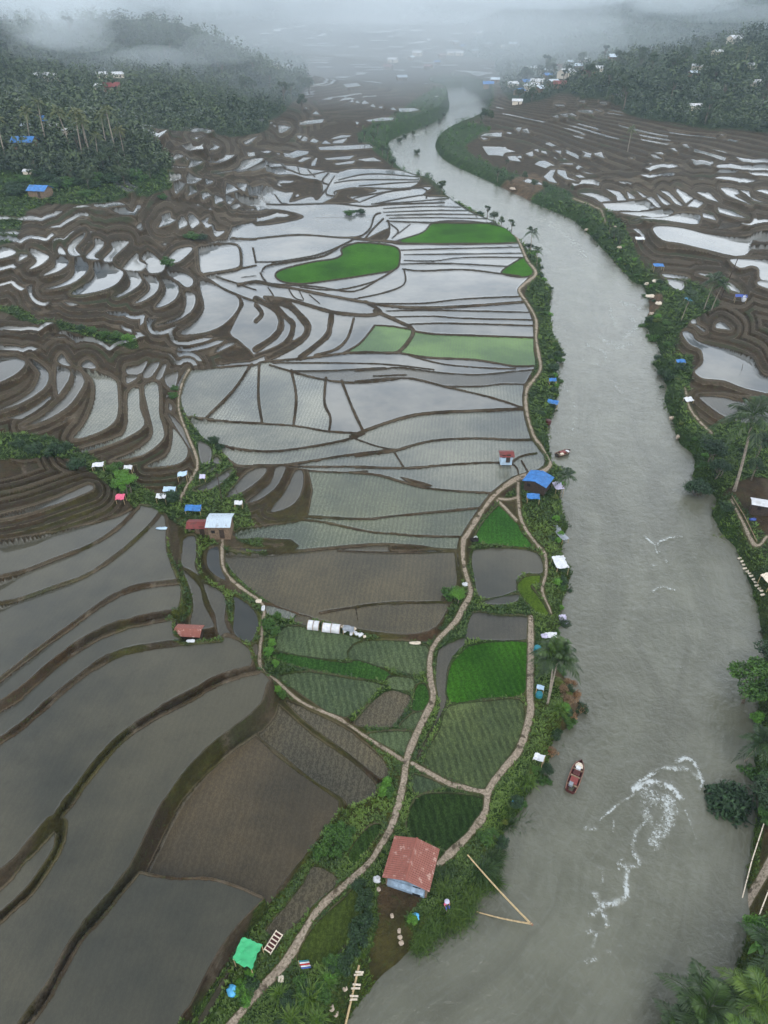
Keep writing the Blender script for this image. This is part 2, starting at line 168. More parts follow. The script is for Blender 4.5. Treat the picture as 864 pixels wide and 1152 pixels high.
def T(X, Y):
    X = np.asarray(X, float); Y = np.asarray(Y, float)
    base = 1.9 + .004*np.clip(Y-120, 0, 1500)
    xl = np.interp(Y, [0,20,44,94,130,169,244,394,544,843,1200,3000], [0,2,-4,-22,-36,-50,-66,-98,-86,-95,-200,-500])
    gl = np.interp(Y, [0,44,94,130,169,244,394,544,843,1500], [.05,.07,.10,.10,.085,.075,.11,.15,.16,.12])
    L = gl*softp(xl - X, 6)
    cap = np.interp(Y, [0,100,250,500,900,2000], [10,16,34,42,70,110]); L = cap*np.tanh(L/cap)
    xr = np.interp(Y, [0,20,94,169,244,394,544,843,1200,3000], [40,45,62,72,96,92,84,160,300,500])
    gr = np.interp(Y, [0,94,169,244,394,544,843,1500], [.04,.06,.10,.12,.11,.12,.15,.12])
    R = gr*softp(X - xr, 8)
    cap = np.interp(Y, [0,100,250,500,900,2000], [10,16,34,48,70,110]); R = cap*np.tanh(R/cap)
    z = base + L + R
    n = fbm(X/70, Y/70, 3, 2)
    z = z + n*np.clip(L+R, 0, 10)*.62
    z = z + gauss(X,Y,-165,372,42,26,.1,9) + gauss(X,Y,-215,330,40,30,0,4) + (.075*softp(np.minimum(Y,355)-150, 14) - .06*softp(Y-395, 20)*(Y < 700) )*ss(-48, -105, X)*ss(690, 560, Y)*ss(-420,-300,X) + gauss(X,Y,-105,158,30,20,0,2.5)
    # wooded spur on the left, wooded rise on the right, ranges far behind
    sp = gauss(X,Y,-330,690,150,95,-.35,27) + gauss(X,Y,-190,790,95,60,-.5,27)
    sp = sp + gauss(X,Y,250,620,110,45,.25,16) + gauss(X,Y,420,800,200,90,.2,20) + gauss(X,Y,160,730,60,50,0,8)
    z = z + sp*(1 + 1.1*fbm(X/110, Y/110, 9, 4))
    far = gauss(X,Y,-900,1700,500,260,-.3,75) + gauss(X,Y,60,2150,420,330,.1,60) + gauss(X,Y,700,1700,420,300,.2,75) + gauss(X,Y,-300,2700,700,300,0,90) + gauss(X,Y,700,3000,900,350,0,95)+ gauss(X,Y,-1500,3000,900,450,0,100)+ gauss(X,Y,2000,2800,800,600,0,100)
    z = z + far*(1 + .6*fbm(X/330, Y/330, 21, 4))
    return np.where(Y > 450, 122*np.tanh(z/122), z)
def uv2ray(p):
    p = np.asarray(p, float); xc = (p[:,0]-432)/F0; yc = (576-p[:,1])/F0
    return xc, .8+.6*yc, -.6+.8*yc
def plane_xy(u, v, z=0.):
    xc = (u-432)/F0; yc = (576-v)/F0; t = (H0-z)/np.maximum(.6-.8*yc, 1e-4)
    return t*xc, t*(.8+.6*yc)
def xy2uv(X, Y):
    # inverse of plane_xy at z = 0:  Y = 1.25 t - .75 H0 ,  v*t = 60*... (camera geometry of the flat valley floor)
    t = (Y + .75*H0)/1.25; return 432 + F0*X/t, 576 - F0*(.6 - H0/t)/.8
TS = np.geomspace(45, 6000, 520)
def ground_pt(p, TS=TS):
    """where the line of sight through map points p meets the terrain"""
    p = np.asarray(p, float); dx, dy, dz = uv2ray(p)
    d = H0 + dz[:,None]*TS - T(dx[:,None]*TS, dy[:,None]*TS)
    hit = d < 0; k = np.where(hit.any(1), hit.argmax(1), len(TS)-1); k = np.maximum(k, 1)
    i = np.arange(len(p)); d0 = d[i,k-1]; d1 = d[i,k]; f = np.clip(d0/np.maximum(d0-d1, 1e-9), 0, 1)
    t = TS[k-1]*(1-f) + TS[k]*f
    return np.stack([dx*t, dy*t], 1)
def crom(p, closed, n=3):
    m = len(p)
    if m < 3: return p
    out = []
    for i in range(m if closed else m-1):
        if closed: a, b, c, d = p[i-1], p[i], p[(i+1) % m], p[(i+2) % m]
        else: a, b, c, d = p[max(i-1,0)], p[i], p[i+1], p[min(i+2,m-1)]
        for q in range(n):
            t = q/n
            out.append(.5*(2*b + (c-a)*t + (2*a-5*b+4*c-d)*t*t + (3*b-a-3*c+d)*t**3))
    if not closed: out.append(p[-1])
    return np.array(out)
def to_map(k, s, closed, n=3):
    p = fr(k, s) if isinstance(s, str) else s
    p = crom(p, closed, n); q = ground_pt(p); return np.stack(xy2uv(q[:,0], q[:,1]), 1)
def to_map0(p, closed=False, n=3):   # for the water line, which lies at z = 0
    return crom(p, closed, n)

# ---------------------------------------------------------------- the grid
def axis(stops):
    out = []
    for a, b, s in stops: out.append(np.arange(a, b, s))
    return np.concatenate(out)
U = np.concatenate([-10 - np.cumsum(np.geomspace(1.3, 45, 75))[::-1], np.arange(-10, 874, 1.15), 874 + np.cumsum(np.geomspace(1.3, 45, 75))])
V = np.concatenate([np.geomspace(20, 60, 70)[:-1], axis([(60,110,.4),(110,230,.6),(230,420,.9),(420,1162,1.15)]), 1162 + np.cumsum(np.geomspace(1.3, 120, 60))])
NU, NV = len(U), len(V)
GU, GV = np.meshgrid(U, V)
GX, GY = plane_xy(GU, GV)
MPP = (72000/GV)/F0          # metres per map unit
TZ = T(GX, GY)
RW = 14.
def seg_dist(D, pts, closed=False, halfw=None, R=RW):
    """lower D to the distance to a polyline (minus its half width)"""
    n = len(pts)
    for i in range(n if closed else n-1):
        a = pts[i]; b = pts[(i+1) % n]; h = 0 if halfw is None else halfw[i]
        u0, u1 = min(a[0],b[0])-R-h, max(a[0],b[0])+R+h; v0, v1 = min(a[1],b[1])-R-h, max(a[1],b[1])+R+h
        i0, i1 = np.searchsorted(U, [u0,u1]); j0, j1 = np.searchsorted(V, [v0,v1])
        if i0 >= i1 or j0 >= j1: continue
        x = GU[j0:j1,i0:i1]-a[0]; y = GV[j0:j1,i0:i1]-a[1]; d = b-a; L2 = max(d@d, 1e-9)
        t = np.clip((x*d[0]+y*d[1])/L2, 0, 1)
        w = D[j0:j1,i0:i1]; np.minimum(w, np.hypot(x-t*d[0], y-t*d[1])-h, out=w)
def inside(pts):
    u0, v0 = pts.min(0); u1, v1 = pts.max(0)
    i0, i1 = np.searchsorted(U, [u0,u1]); j0, j1 = np.searchsorted(V, [v0,v1])
    w = np.zeros((max(j1-j0,0), max(i1-i0,0)), bool)
    if w.size:
        x = U[i0:i1]
        a = pts; b = np.roll(pts, -1, 0)
        for r, v in enumerate(V[j0:j1]):
            m = (a[:,1] > v) != (b[:,1] > v)
            if not m.any(): continue
            xs = np.sort(a[m,0] + (v-a[m,1])/(b[m,1]-a[m,1])*(b[m,0]-a[m,0]))
            w[r] = np.searchsorted(xs, x) % 2 == 1
    return j0, j1, i0, i1, w
def poly_sd(pts, R=RW):
    """signed distance window: + inside"""
    u0, v0 = pts.min(0)-R; u1, v1 = pts.max(0)+R
    i0, i1 = np.searchsorted(U, [u0,u1]); j0, j1 = np.searchsorted(V, [v0,v1])
    D = np.full((NV, NU), R) if (j1-j0)*(i1-i0) > 3e5 else None
    if D is None:
        D = POOL; D[j0:j1,i0:i1] = R
    seg_dist(D, pts, True, None, R)
    S = -D[j0:j1,i0:i1].copy()
    a0, a1, b0, b1, w = inside(pts)
    sub = S[a0-j0:a1-j0, b0-i0:b1-i0]; sub[w] *= -1
    return j0, j1, i0, i1, S
POOL = np.full((NV, NU), RW)
SD = np.full((NV, NU), -RW)
for k, s in W:
    big = s in (PLAIN, HL)
    j0, j1, i0, i1, S = poly_sd(to_map(k, s, True, 2 if big else (1 if len(s.split()) < 7 and fr(k, s)[:,1].mean() < 250 else 3)))
    mo = .9 if fr(k, s)[:,1].mean() > 420 else .25
    if big: np.maximum(SD[j0:j1,i0:i1], S, out=SD[j0:j1,i0:i1])
    else: w0 = SD[j0:j1,i0:i1]; w0[:] = np.maximum(np.minimum(w0, -S-mo), S-mo)
for k, s in BROWN[:-1]:
    j0, j1, i0, i1, S = poly_sd(to_map(k, s, True)); np.minimum(SD[j0:j1,i0:i1], -S, out=SD[j0:j1,i0:i1])
BD = np.full((NV, NU), RW)
for k, w, s in BUNDS:
    p = to_map(k, s, False, 4)
    # width wanders a little along the bank
    hw = .5*w*(1 + .35*(vnoise(np.arange(len(p))*.7, np.full(len(p), w*3.1), 5)-.5))
    seg_dist(BD, p, False, hw + (.25 if k in ('B','B2') else 0))
for k, w, s in RINGS:
    seg_dist(BD, to_map(k, s, True, 4), True, np.full(400, w*.5))
SD = np.minimum(SD, BD)
PD = np.full((NV, NU), RW)
for k, w, s in PATHS:
    p = to_map(k, s, False, 4)
    y = fr('P', ' '.join('%f,%f' % tuple(a) for a in p))[:,1]
    hw = .5*np.interp(y, [250,400,600,800,1000,1150], [1.5,2.7,4.3,5.6,7.2,8.8])*(1 if w == 0 else w)*(1 + .55*(vnoise(np.arange(len(p))*.45, np.full(len(p), 9.1), 15)-.5))
    seg_dist(PD, p, False, hw)
SD = np.minimum(SD, PD - 1.2)
# river
RP = np.concatenate([to_map0(LEFT_BANK), to_map0(RIGHT_BANK)[::-1]])
RIV = np.full((NV, NU), -200.)
_R = 170.
D = np.full((NV, NU), _R); seg_dist(D, RP, True, None, _R)
a0, a1, b0, b1, w_ = inside(RP); S = -D; sub = S[a0:a1, b0:b1]; sub[w_] *= -1
RIVpx = S                       # + inside the river, map units
rd = np.where(RIVpx < -168, 900., -RIVpx*MPP)      # metres outside the water
SD = np.minimum(SD, -RIVpx - 3)
# close to the old pools the terrace walls run parallel to their shores
DF = np.full((NV, NU), 44.)
for k, s_ in W:
    if k in ('A','D','A2','E2','F2','E'): seg_dist(DF, to_map(k, s_, True, 2), True, None, 44.)
q2 = DF/7.2 + .9*fbm(GX/26, GY/26, 67, 2)
_f = q2 - np.floor(q2); _k = np.floor(q2).astype(np.int64)
_g = vnoise(GX/13 + _k*7.7, GY/13 + _k*3.1, 123) + .35*fbm(GX/60, GY/60, 124, 2)
_w = np.minimum(np.minimum(_f - .02, .60 - _f)*7.2, (_g - .62)*22)
_m = (DF > 6) & (DF < 34) & (rd > 12) & (PD > 3) & (SD < -4) & (GU > -40) & (GU < 905) & (((GX < 0) & (GV > 185) & (GV < 500)) | ((GX > 0) & (GV > 200) & (GV < 340)))
SD = np.where(_m, np.maximum(SD, np.clip(_w, -RW, 2.2)), SD)
# ---------------------------------------------------------------- label connected fields
mask = SD > 0
lab = np.zeros((NV, NU), np.int32); par = [0]
def find(a):
    while par[a] != a: par[a] = par[par[a]]; a = par[a]
    return a
prev = []
for j in range(NV):
    r = mask[j].astype(np.int8); e = np.diff(np.concatenate([[0], r, [0]]))
    st = np.nonzero(e == 1)[0]; en = np.nonzero(e == -1)[0]; cur = []; q = 0
    for a, b in zip(st.tolist(), en.tolist()):
        L_ = 0
        while q < len(prev) and prev[q][1] <= a: q += 1
        z = q
        while z < len(prev) and prev[z][0] < b:
            r_ = find(prev[z][2])
            if L_ == 0: L_ = r_
            elif r_ != L_: par[max(r_, L_)] = min(r_, L_); L_ = min(r_, L_)
            z += 1
        if L_ == 0: par.append(len(par)); L_ = len(par)-1
        cur.append((a, b, L_)); lab[j, a:b] = L_
    prev = cur
root = np.array([find(i) for i in range(len(par))]); lab = root[lab]
NL = len(par)
area = MPP**2*np.gradient(U)[None,:]*np.gradient(V)[:,None]/np.maximum(GV/600., .1)
cnt = np.maximum(np.bincount(lab.ravel(), area.ravel(), NL), 1e-9)
npx = np.bincount(lab.ravel(), None, NL)
LV = np.bincount(lab.ravel(), (area*TZ).ravel(), NL)/cnt
cu = np.bincount(lab.ravel(), (area*GU).ravel(), NL)/cnt; cv = np.bincount(lab.ravel(), (area*GV).ravel(), NL)/cnt
# each field is level; default cover by where it lies
ftype = {}
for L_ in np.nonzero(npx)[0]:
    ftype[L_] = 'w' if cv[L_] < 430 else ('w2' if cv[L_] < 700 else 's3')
SEEDLAB = {}
sp_ = ground_pt(np.array([(a,b) for a,b,_ in SEEDS])); su, sv = xy2uv(sp_[:,0], sp_[:,1])
for (a,b,t), u, v in zip(SEEDS, su, sv):
    i = min(np.searchsorted(U, u), NU-1); j = min(np.searchsorted(V, v), NV-1)
    if lab[j,i] > 0: ftype[lab[j,i]] = t; SEEDLAB[(a,b)] = lab[j,i]
    else: print('seed misses', a, b, t)
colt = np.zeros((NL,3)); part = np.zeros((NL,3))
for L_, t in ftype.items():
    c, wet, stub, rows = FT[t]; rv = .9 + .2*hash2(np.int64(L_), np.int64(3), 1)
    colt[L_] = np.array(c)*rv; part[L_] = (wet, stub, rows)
# ---------------------------------------------------------------- automatic terraces elsewhere on the slopes
STEP = .85
def blur(a, n=1):
    for _ in range(n):
        a = a.copy(); a[1:-1] = .25*a[:-2]+.5*a[1:-1]+.25*a[2:]; a[:,1:-1] = .25*a[:,:-2]+.5*a[:,1:-1]+.25*a[:,2:]
    return a
zone = {}
ZC = np.zeros((NV,NU,3)) + np.array(GC['soil']); FOR = np.zeros((NV,NU)); GRS = np.zeros((NV,NU))
nr = (ss(8, 2, rd)*ss(-.3, .3, rd))[...,None]
ZC = ZC*(1-nr*.8) + np.array(GC['lush'])*nr*.8; GRS = np.maximum(GRS, nr[...,0]*.8)
for kind, k, s in ZONES:
    j0, j1, i0, i1, S = poly_sd(to_map(k, s, True, 2))
    S = S + 5*fbm(GX[j0:j1,i0:i1]/(9*MPP[j0:j1,i0:i1]/.16), GY[j0:j1,i0:i1]/(9*MPP[j0:j1,i0:i1]/.16), 31, 2)
    if kind == 'forest': S = S + 22*fbm(GX[j0:j1,i0:i1]/55, GY[j0:j1,i0:i1]/80, 37, 3) + 2
    m = ss(-1.5, 1.5, S)[...,None]; sl = (slice(j0,j1), slice(i0,i1))
    ZC[sl] = ZC[sl]*(1-m) + np.array(GC[kind])*m
    g = dict(forest=1., lush=1., olive=.7).get(kind, 0.); GRS[sl] = GRS[sl]*(1-m[...,0]) + g*m[...,0]
    if kind == 'forest': FOR[sl] = np.maximum(FOR[sl], m[...,0])
# far and outlying country: woods on the high ground
hi = ss(22, 40, TZ - .01*GY + 10*fbm(GX/120, GY/120, 41, 3))*ss(560, 760, GY)
FOR = np.maximum(FOR, hi)
ZC = ZC*(1-hi[...,None]) + np.array(GC['forest'])*hi[...,None]
nb = ss(.40, .62, fbm(GX/9, GY/9, 51, 3)+.5)*ss(520, 640, GV)*.75
ZC = ZC*(1-nb[...,None]) + np.array(GC['olive'])*nb[...,None]
wf = STEP*.10*fbm(GX/9, GY/9, 61, 2)
q = (TZ + wf)/STEP; k_ = np.floor(q); f_ = q - k_
ter = STEP*(k_ + ss(.52, .98, f_))
slope = np.hypot(np.gradient(TZ, axis=1)/np.maximum(np.gradient(GX, axis=1), 1e-6), np.gradient(TZ, axis=0)/np.minimum(np.gradient(GY, axis=0), -1e-6))
tw = ss(.03, .08, slope)*(1-FOR)*ss(2, 8, rd)
Z = TZ*(1-tw) + ter*tw
hug = (DF < 40) & (tw > .12) & (GV > 128) & ((GX < 0) | (GV > 205))
q = np.where(hug, q2, q); f_ = q - np.floor(q)
hs = blur(ss(44, 34, DF), 1)*tw*hug
Z = np.where(hug, TZ*(1) + .55*(.5 - ss(.52, .98, f_))*hs, Z)
# flooded treads beyond the traced ones
cell = hash2(np.floor(GX/22 + 2*fbm(GX/40,GY/40,5,2)).astype(np.int64), k_.astype(np.int64), 77)
traced = (GU > -30) & (GU < 880) & (GV > 128) & (GV < 1170) & ~((GX > 60) & (GV < 210) & (SD < -5))
thr = np.where(GY > 480, .72, .55) + .5*fbm(GX/160, GY/160, 71, 2)
fpx = np.minimum(f_-.03, .50-f_)*STEP/np.maximum(slope, .02)/np.maximum(MPP*np.where(slope>.05, 2.2, 1.), 1e-3)
au = np.where((cell > thr) & ~traced & (FOR < .3) & (rd > 8), np.clip(fpx, -RW, RW), -RW)
SD2 = np.maximum(SD, au)
isauto = (au > SD)
Z = np.where(isauto & (au > 0), STEP*k_ + .02, Z)
# field levels; banks keep the water in
F = mask; lv = LV[lab]
top = np.where(F, lv, -1e3)
for _ in range(4):
    t2 = top.copy()
    t2[1:] = np.maximum(t2[1:], top[:-1]); t2[:-1] = np.maximum(t2[:-1], top[1:]); t2[:,1:] = np.maximum(t2[:,1:], top[:,:-1]); t2[:,:-1] = np.maximum(t2[:,:-1], top[:,1:])
    top = t2
low = np.where(F, lv, 1e3)
for _ in range(9):
    t2 = low.copy()
    t2[1:] = np.minimum(t2[1:], low[:-1]); t2[:-1] = np.minimum(t2[:-1], low[1:]); t2[:,1:] = np.minimum(t2[:,1:], low[:,:-1]); t2[:,:-1] = np.minimum(t2[:,:-1], low[:,1:])
    low = t2
dm = np.clip(-SD*MPP, 0, 3)
bump = .28*ss(0, .35, dm)
nearf = (~F) & (top > -100)
zb = np.where(nearf, np.maximum(np.minimum(Z, top+2.0), top + bump), Z)
# ground just below a field must not stand above it: ease towards the lower field
zb2 = np.where((~F) & (low < 100) & (dm < 1.2) & (top < -100), np.minimum(zb, low + .4 + dm*1.2), zb)
zs = blur(zb2, 2)
Z = np.where(F, lv - .02, np.where(nearf | (dm < 2), zs, zb2))
Z = np.where(nearf, np.maximum(Z, top + bump*.8), Z)
# paths sit on top of the banks
pm = ss(1.5, -.5, PD); Z = Z + .06*pm
# the river cuts its bed
bank = ss(-.6, 3.2, rd + .8*fbm(GX/3, GY/3, 81, 2)*ss(0, 400, GV))
Z = np.where(rd < 14, Z*bank + (-1.6)*(1-bank), Z)
Z = Z + .10*fbm(GX/1.3, GY/1.3, 91, 2)*(1-pm)*(~F)*ss(150, 400, GV)

def bilin(A, u, v):
    i = np.clip(np.searchsorted(U, u)-1, 0, NU-2); j = np.clip(np.searchsorted(V, v)-1, 0, NV-2)
    a = np.clip((u-U[i])/(U[i+1]-U[i]), 0, 1); b = np.clip((v-V[j])/(V[j+1]-V[j]), 0, 1)
    return (A[j,i]*(1-a)+A[j,i+1]*a)*(1-b) + (A[j+1,i]*(1-a)+A[j+1,i+1]*a)*b
def zat(X, Y):
    u, v = xy2uv(np.atleast_1d(np.asarray(X,float)), np.atleast_1d(np.asarray(Y,float)))
    return bilin(Z, u, v)
def at(px, py, k='P'):
    """ground point for a map point of frame k"""
    x0, y0, s = FR[k]; p = np.array([[x0+px/s, y0+py/s]]); q = ground_pt(p)[0]
    return float(q[0]), float(q[1]), float(zat(q[0], q[1])[0])
def at0(px, py, z=0.):
    x, y = plane_xy(float(px), float(py), z); return float(x), float(y), z

# ---------------------------------------------------------------- materials
class NT:
    def __init__(s, name):
        s.m = bpy.data.materials.new(name); s.m.use_nodes = True; s.t = s.m.node_tree; s.n = s.t.nodes; s.n.clear()
        s.out = s.n.new('ShaderNodeOutputMaterial'); s.b = s.n.new('ShaderNodeBsdfPrincipled'); s.t.links.new(s.b.outputs[0], s.out.inputs[0])
    def put(s, sock, v):
        if isinstance(v, bpy.types.NodeSocket): s.t.links.new(v, sock)
        elif isinstance(v, (tuple, list)) and sock.type == 'RGBA': sock.default_value = (*v[:3], 1)
        else: sock.default_value = v
    def bs(s, **k):
        for a, v in k.items(): s.put(s.b.inputs[a.replace('_', ' ')], v)
    def math(s, op, a, b=0., c=0., clamp=False):
        n = s.n.new('ShaderNodeMath'); n.operation = op; n.use_clamp = clamp
        for i, v in enumerate((a, b, c)): s.put(n.inputs[i], v)
        return n.outputs[0]
    def ramp(s, x, a, b, o0=0., o1=1.):
        n = s.n.new('ShaderNodeMapRange'); n.interpolation_type = 'SMOOTHSTEP'
        for i, v in enumerate((x, a, b, o0, o1)): s.put(n.inputs[i], v)
        return n.outputs[0]
    def mix(s, f, a, b, mode='MIX'):
        n = s.n.new('ShaderNodeMix'); n.data_type = 'RGBA'; n.blend_type = mode; s.put(n.inputs[0], f); s.put(n.inputs[6], a); s.put(n.inputs[7], b); return n.outputs[2]
    def attr(s, name, o=2):
        n = s.n.new('ShaderNodeAttribute'); n.attribute_name = name; return n.outputs[o]
    def pos(s, obj=False):
        if obj: return s.n.new('ShaderNodeTexCoord').outputs['Object']
        return s.n.new('ShaderNodeNewGeometry').outputs['Position']
    def scale(s, v, sc, rot=0.):
        n = s.n.new('ShaderNodeMapping'); s.put(n.inputs[0], v); n.inputs['Scale'].default_value = sc if isinstance(sc, tuple) else (sc,)*3; n.inputs['Rotation'].default_value = (0,0,rot); return n.outputs[0]
    def noise(s, v, sc, det=3, rough=.55, dist=0., o=0):
        n = s.n.new('ShaderNodeTexNoise'); s.put(n.inputs['Vector'], v); n.inputs['Scale'].default_value = sc; n.inputs['Detail'].default_value = det; n.inputs['Roughness'].default_value = rough; n.inputs['Distortion'].default_value = dist; return n.outputs[o]
    def voro(s, v, sc, feat='F1', o=0, rnd=1.):
        n = s.n.new('ShaderNodeTexVoronoi'); n.feature = feat; s.put(n.inputs['Vector'], v); n.inputs['Scale'].default_value = sc; n.inputs['Randomness'].default_value = rnd; return n.outputs[o]
    def bump(s, h, strength, dist, nrm=None):
        n = s.n.new('ShaderNodeBump'); s.put(n.inputs['Height'], h); s.put(n.inputs['Strength'], strength); n.inputs['Distance'].default_value = dist
        if nrm is not None: s.put(n.inputs['Normal'], nrm)
        return n.outputs[0]

def ground_material():
    t = NT('valley ground'); P = t.pos()
    sd = t.attr('sd'); pd = t.attr('pd'); fc = t.attr('fcol', 0); gc = t.attr('gcol', 0); par = t.attr('fpar', 0); tk = t.attr('tk'); grs = t.attr('grs'); px = t.attr('mpp')
    sep = t.n.new('ShaderNodeSeparateColor'); t.put(sep.inputs[0], par); wet, stub, rows = sep.outputs
    n1 = t.noise(P, .9, 4); n2 = t.noise(P, 4., 3); n3 = t.noise(P, .12, 4); n4 = t.noise(P, 14., 2)
    ea = t.ramp(px, .15, .34, 1., .22); edge = t.math('ADD', sd, t.math('MULTIPLY', t.math('MULTIPLY', t.math('SUBTRACT', n1, .5), 1.6), ea)); edge = t.math('ADD', edge, t.math('MULTIPLY', t.math('SUBTRACT', 1., ea), .30))
    edge = t.math('ADD', edge, t.math('MULTIPLY', t.math('MULTIPLY', t.math('SUBTRACT', n2, .5), 1.4), ea))
    m = t.ramp(edge, -.35, .45)
    # dry banks and terraces
    f = t.math('FRACT', tk)
    tread = t.math('MULTIPLY', t.ramp(f, .0, .06), t.ramp(f, .55, .48))
    lip = t.math('MULTIPLY', t.ramp(f, .44, .50), t.ramp(f, .58, .52))
    n5 = t.noise(P, .35, 4, .6)
    g = t.mix(t.ramp(n5, .35, .7), t.mix(1., gc, (.72,.70,.66), 'MULTIPLY'), t.mix(1., gc, (1.35,1.28,1.2), 'MULTIPLY'))
    lv = t.math('FLOOR', tk); cx = t.n.new('ShaderNodeVectorMath'); cx.operation = 'ADD'; t.put(cx.inputs[0], t.scale(P, .022)); cc = t.n.new('ShaderNodeCombineXYZ'); t.put(cc.inputs[2], t.math('MULTIPLY', lv, 3.71)); t.put(cx.inputs[1], cc.outputs[0]); ln = t.noise(cx.outputs[0], 1., 2)
    tcol = t.mix(t.ramp(ln, .38, .62), (.036,.025,.014), (.088,.066,.042)); tcol = t.mix(t.ramp(t.noise(cx.outputs[0], 1.7, 2), .56, .66), tcol, (.030,.040,.013))
    tc = t.mix(t.math('MULTIPLY', tread, .85), t.mix(1., g, (.72,.70,.62), 'MULTIPLY'), tcol)
    tc = t.mix(t.math('MULTIPLY', t.math('MULTIPLY', lip, t.ramp(n1, .35, .6)), .75), tc, (.15,.12,.088))
    isg = t.ramp(grs, .2, .7); g = t.mix(isg, tc, g)
    tuft = t.math('MULTIPLY', t.ramp(n2, .5, .64), t.ramp(n1, .46, .62)); g = t.mix(t.math('MULTIPLY', tuft, .75), g, (.045,.062,.013))
    mott = t.math('MULTIPLY', t.ramp(n4, .50, .72), t.ramp(n5, .4, .6)); g = t.mix(t.math('MULTIPLY', mott, t.math('ADD', .25, t.math('MULTIPLY', isg, .5))), g, t.mix(isg, (.13,.10,.07), (.075,.12,.022)))
    dk = t.ramp(t.noise(P, 2.2, 4, .65), .62, .40); g = t.mix(t.math('MULTIPLY', dk, t.math('ADD', .35, t.math('MULTIPLY', isg, .35))), g, t.mix(isg, (.022,.015,.009), (.010,.022,.005)))
    # lighter trodden crest on a thin bank and damp dark foot
    crest = t.math('MULTIPLY', t.ramp(edge, -2.6, -1.2), t.ramp(edge, -.4, -.9)); crest = t.math('MULTIPLY', crest, t.ramp(n3, .40, .60))
    g = t.mix(t.math('MULTIPLY', crest, .45), g, (.16,.125,.085))
    foot = t.ramp(edge, -.9, -.2); g = t.mix(t.math('MULTIPLY', foot, .55), g, (.026,.020,.013))
    pe = t.math('ADD', pd, t.math('MULTIPLY', t.math('SUBTRACT', n2, .5), 2.6)); pe = t.math('ADD', pe, t.math('MULTIPLY', t.math('SUBTRACT', n1, .5), 1.4)); pm = t.ramp(pe, .5, -.5)
    pc = t.mix(t.ramp(n2, .35, .65), (.25,.20,.15), (.42,.345,.27)); pc = t.mix(t.ramp(n1, .56, .66), pc, (.10,.078,.055)); pc = t.mix(t.math('MULTIPLY', t.ramp(t.noise(P, 2.6, 4, .7), .54, .64), .6), pc, (.085,.085,.035))
    g = t.mix(t.ramp(pe, 2.6, .6), g, t.mix(.6, g, (.10,.085,.04))); g = t.mix(pm, g, pc)
    # fields
    Pr = t.scale(P, (6.5, 3.0, 1.), .25); sn = t.noise(Pr, 1.0, 3, .7, .7)
    Pr2 = t.scale(P, (5., 8., 1.), .9); sn2 = t.noise(Pr2, 1.0, 2, .6, .9)
    wav = t.n.new('ShaderNodeTexWave'); t.put(wav.inputs['Vector'], t.scale(P, 1., .12)); wav.inputs['Scale'].default_value = .42; wav.inputs['Distortion'].default_value = 2.2; wav.inputs['Detail'].default_value = 2; wav.inputs['Detail Scale'].default_value = .6
    st = t.math('ADD', t.math('MULTIPLY', sn, .75), t.math('MULTIPLY', sn2, .25)); st = t.math('ADD', st, t.math('MULTIPLY', t.math('SUBTRACT', wav.outputs[1], .5), .06))
    cover = t.math('MULTIPLY', t.ramp(st, .46, .56), stub); cover = t.math('MULTIPLY', cover, t.ramp(n3, .2, .5, .45, 1.))
    wbig = t.noise(P, .05, 4, .6); fc2 = t.mix(t.ramp(wbig, .3, .7), t.mix(1., fc, (.62,.66,.70), 'MULTIPLY'), t.mix(1., fc, (1.42,1.34,1.22), 'MULTIPLY'))
    fc2 = t.mix(t.math('MULTIPLY', t.ramp(n1, .55, .75), .35), fc2, t.mix(1., fc2, (.75,.72,.68), 'MULTIPLY'))
    fw = t.mix(cover, fc2, t.mix(1., fc2, (1.95,1.95,1.8), 'MULTIPLY'))
    # planted rows
    wv = t.n.new('ShaderNodeTexWave'); wv.bands_direction = 'X'; t.put(wv.inputs['Vector'], t.scale(P, 1., -.22)); wv.inputs['Scale'].default_value = .36; wv.inputs['Distortion'].default_value = 2.6; wv.inputs['Detail'].default_value = 2; wv.inputs['Detail Scale'].default_value = 1.5
    rw = t.math('MULTIPLY', t.math('MULTIPLY', t.ramp(wv.outputs[1], .35, .75), rows), t.ramp(t.noise(P, .55, 4, .7), .36, .58, .15, 1.))
    fw = t.mix(t.math('MULTIPLY', rw, .6), fw, t.mix(1., fw, (.42,.42,.40), 'MULTIPLY'))
    dry = t.math('SUBTRACT', 1., wet)
    fw = t.mix(t.math('MULTIPLY', dry, t.ramp(n4, .4, .66)), fw, t.mix(1., fw, (1.4,1.35,1.3), 'MULTIPLY')); fw = t.mix(t.math('MULTIPLY', t.math('MULTIPLY', dry, t.ramp(n2, .58, .4)), .6), fw, t.mix(1., fw, (.5,.55,.5), 'MULTIPLY'))
    col = t.mix(m, g, fw)
    rgh_f = t.math('ADD', t.ramp(px, .22, .42, .035, .16), t.math('MULTIPLY', cover, .28)); rgh_f = t.math('ADD', t.math('MULTIPLY', rgh_f, wet), t.math('MULTIPLY', dry, .85))
    rg = t.math('ADD', t.math('MULTIPLY', rgh_f, m), t.math('MULTIPLY', t.math('SUBTRACT', 1., m), .82))
    spec = t.math('MULTIPLY', t.math('ADD', .10, t.math('MULTIPLY', wet, .45)), m); spec = t.math('ADD', spec, t.math('MULTIPLY', t.math('SUBTRACT', 1., m), .22))
    hb = t.math('ADD', t.math('MULTIPLY', n4, .5), n2); hb = t.math('ADD', hb, t.math('MULTIPLY', n1, 1.5))
    bg = t.bump(hb, t.math('SUBTRACT', 1., m), .28)
    bw = t.bump(t.math('MULTIPLY', st, t.math('ADD', .06, t.math('MULTIPLY', stub, 1.))), t.math('MULTIPLY', m, .22), .08, bg)
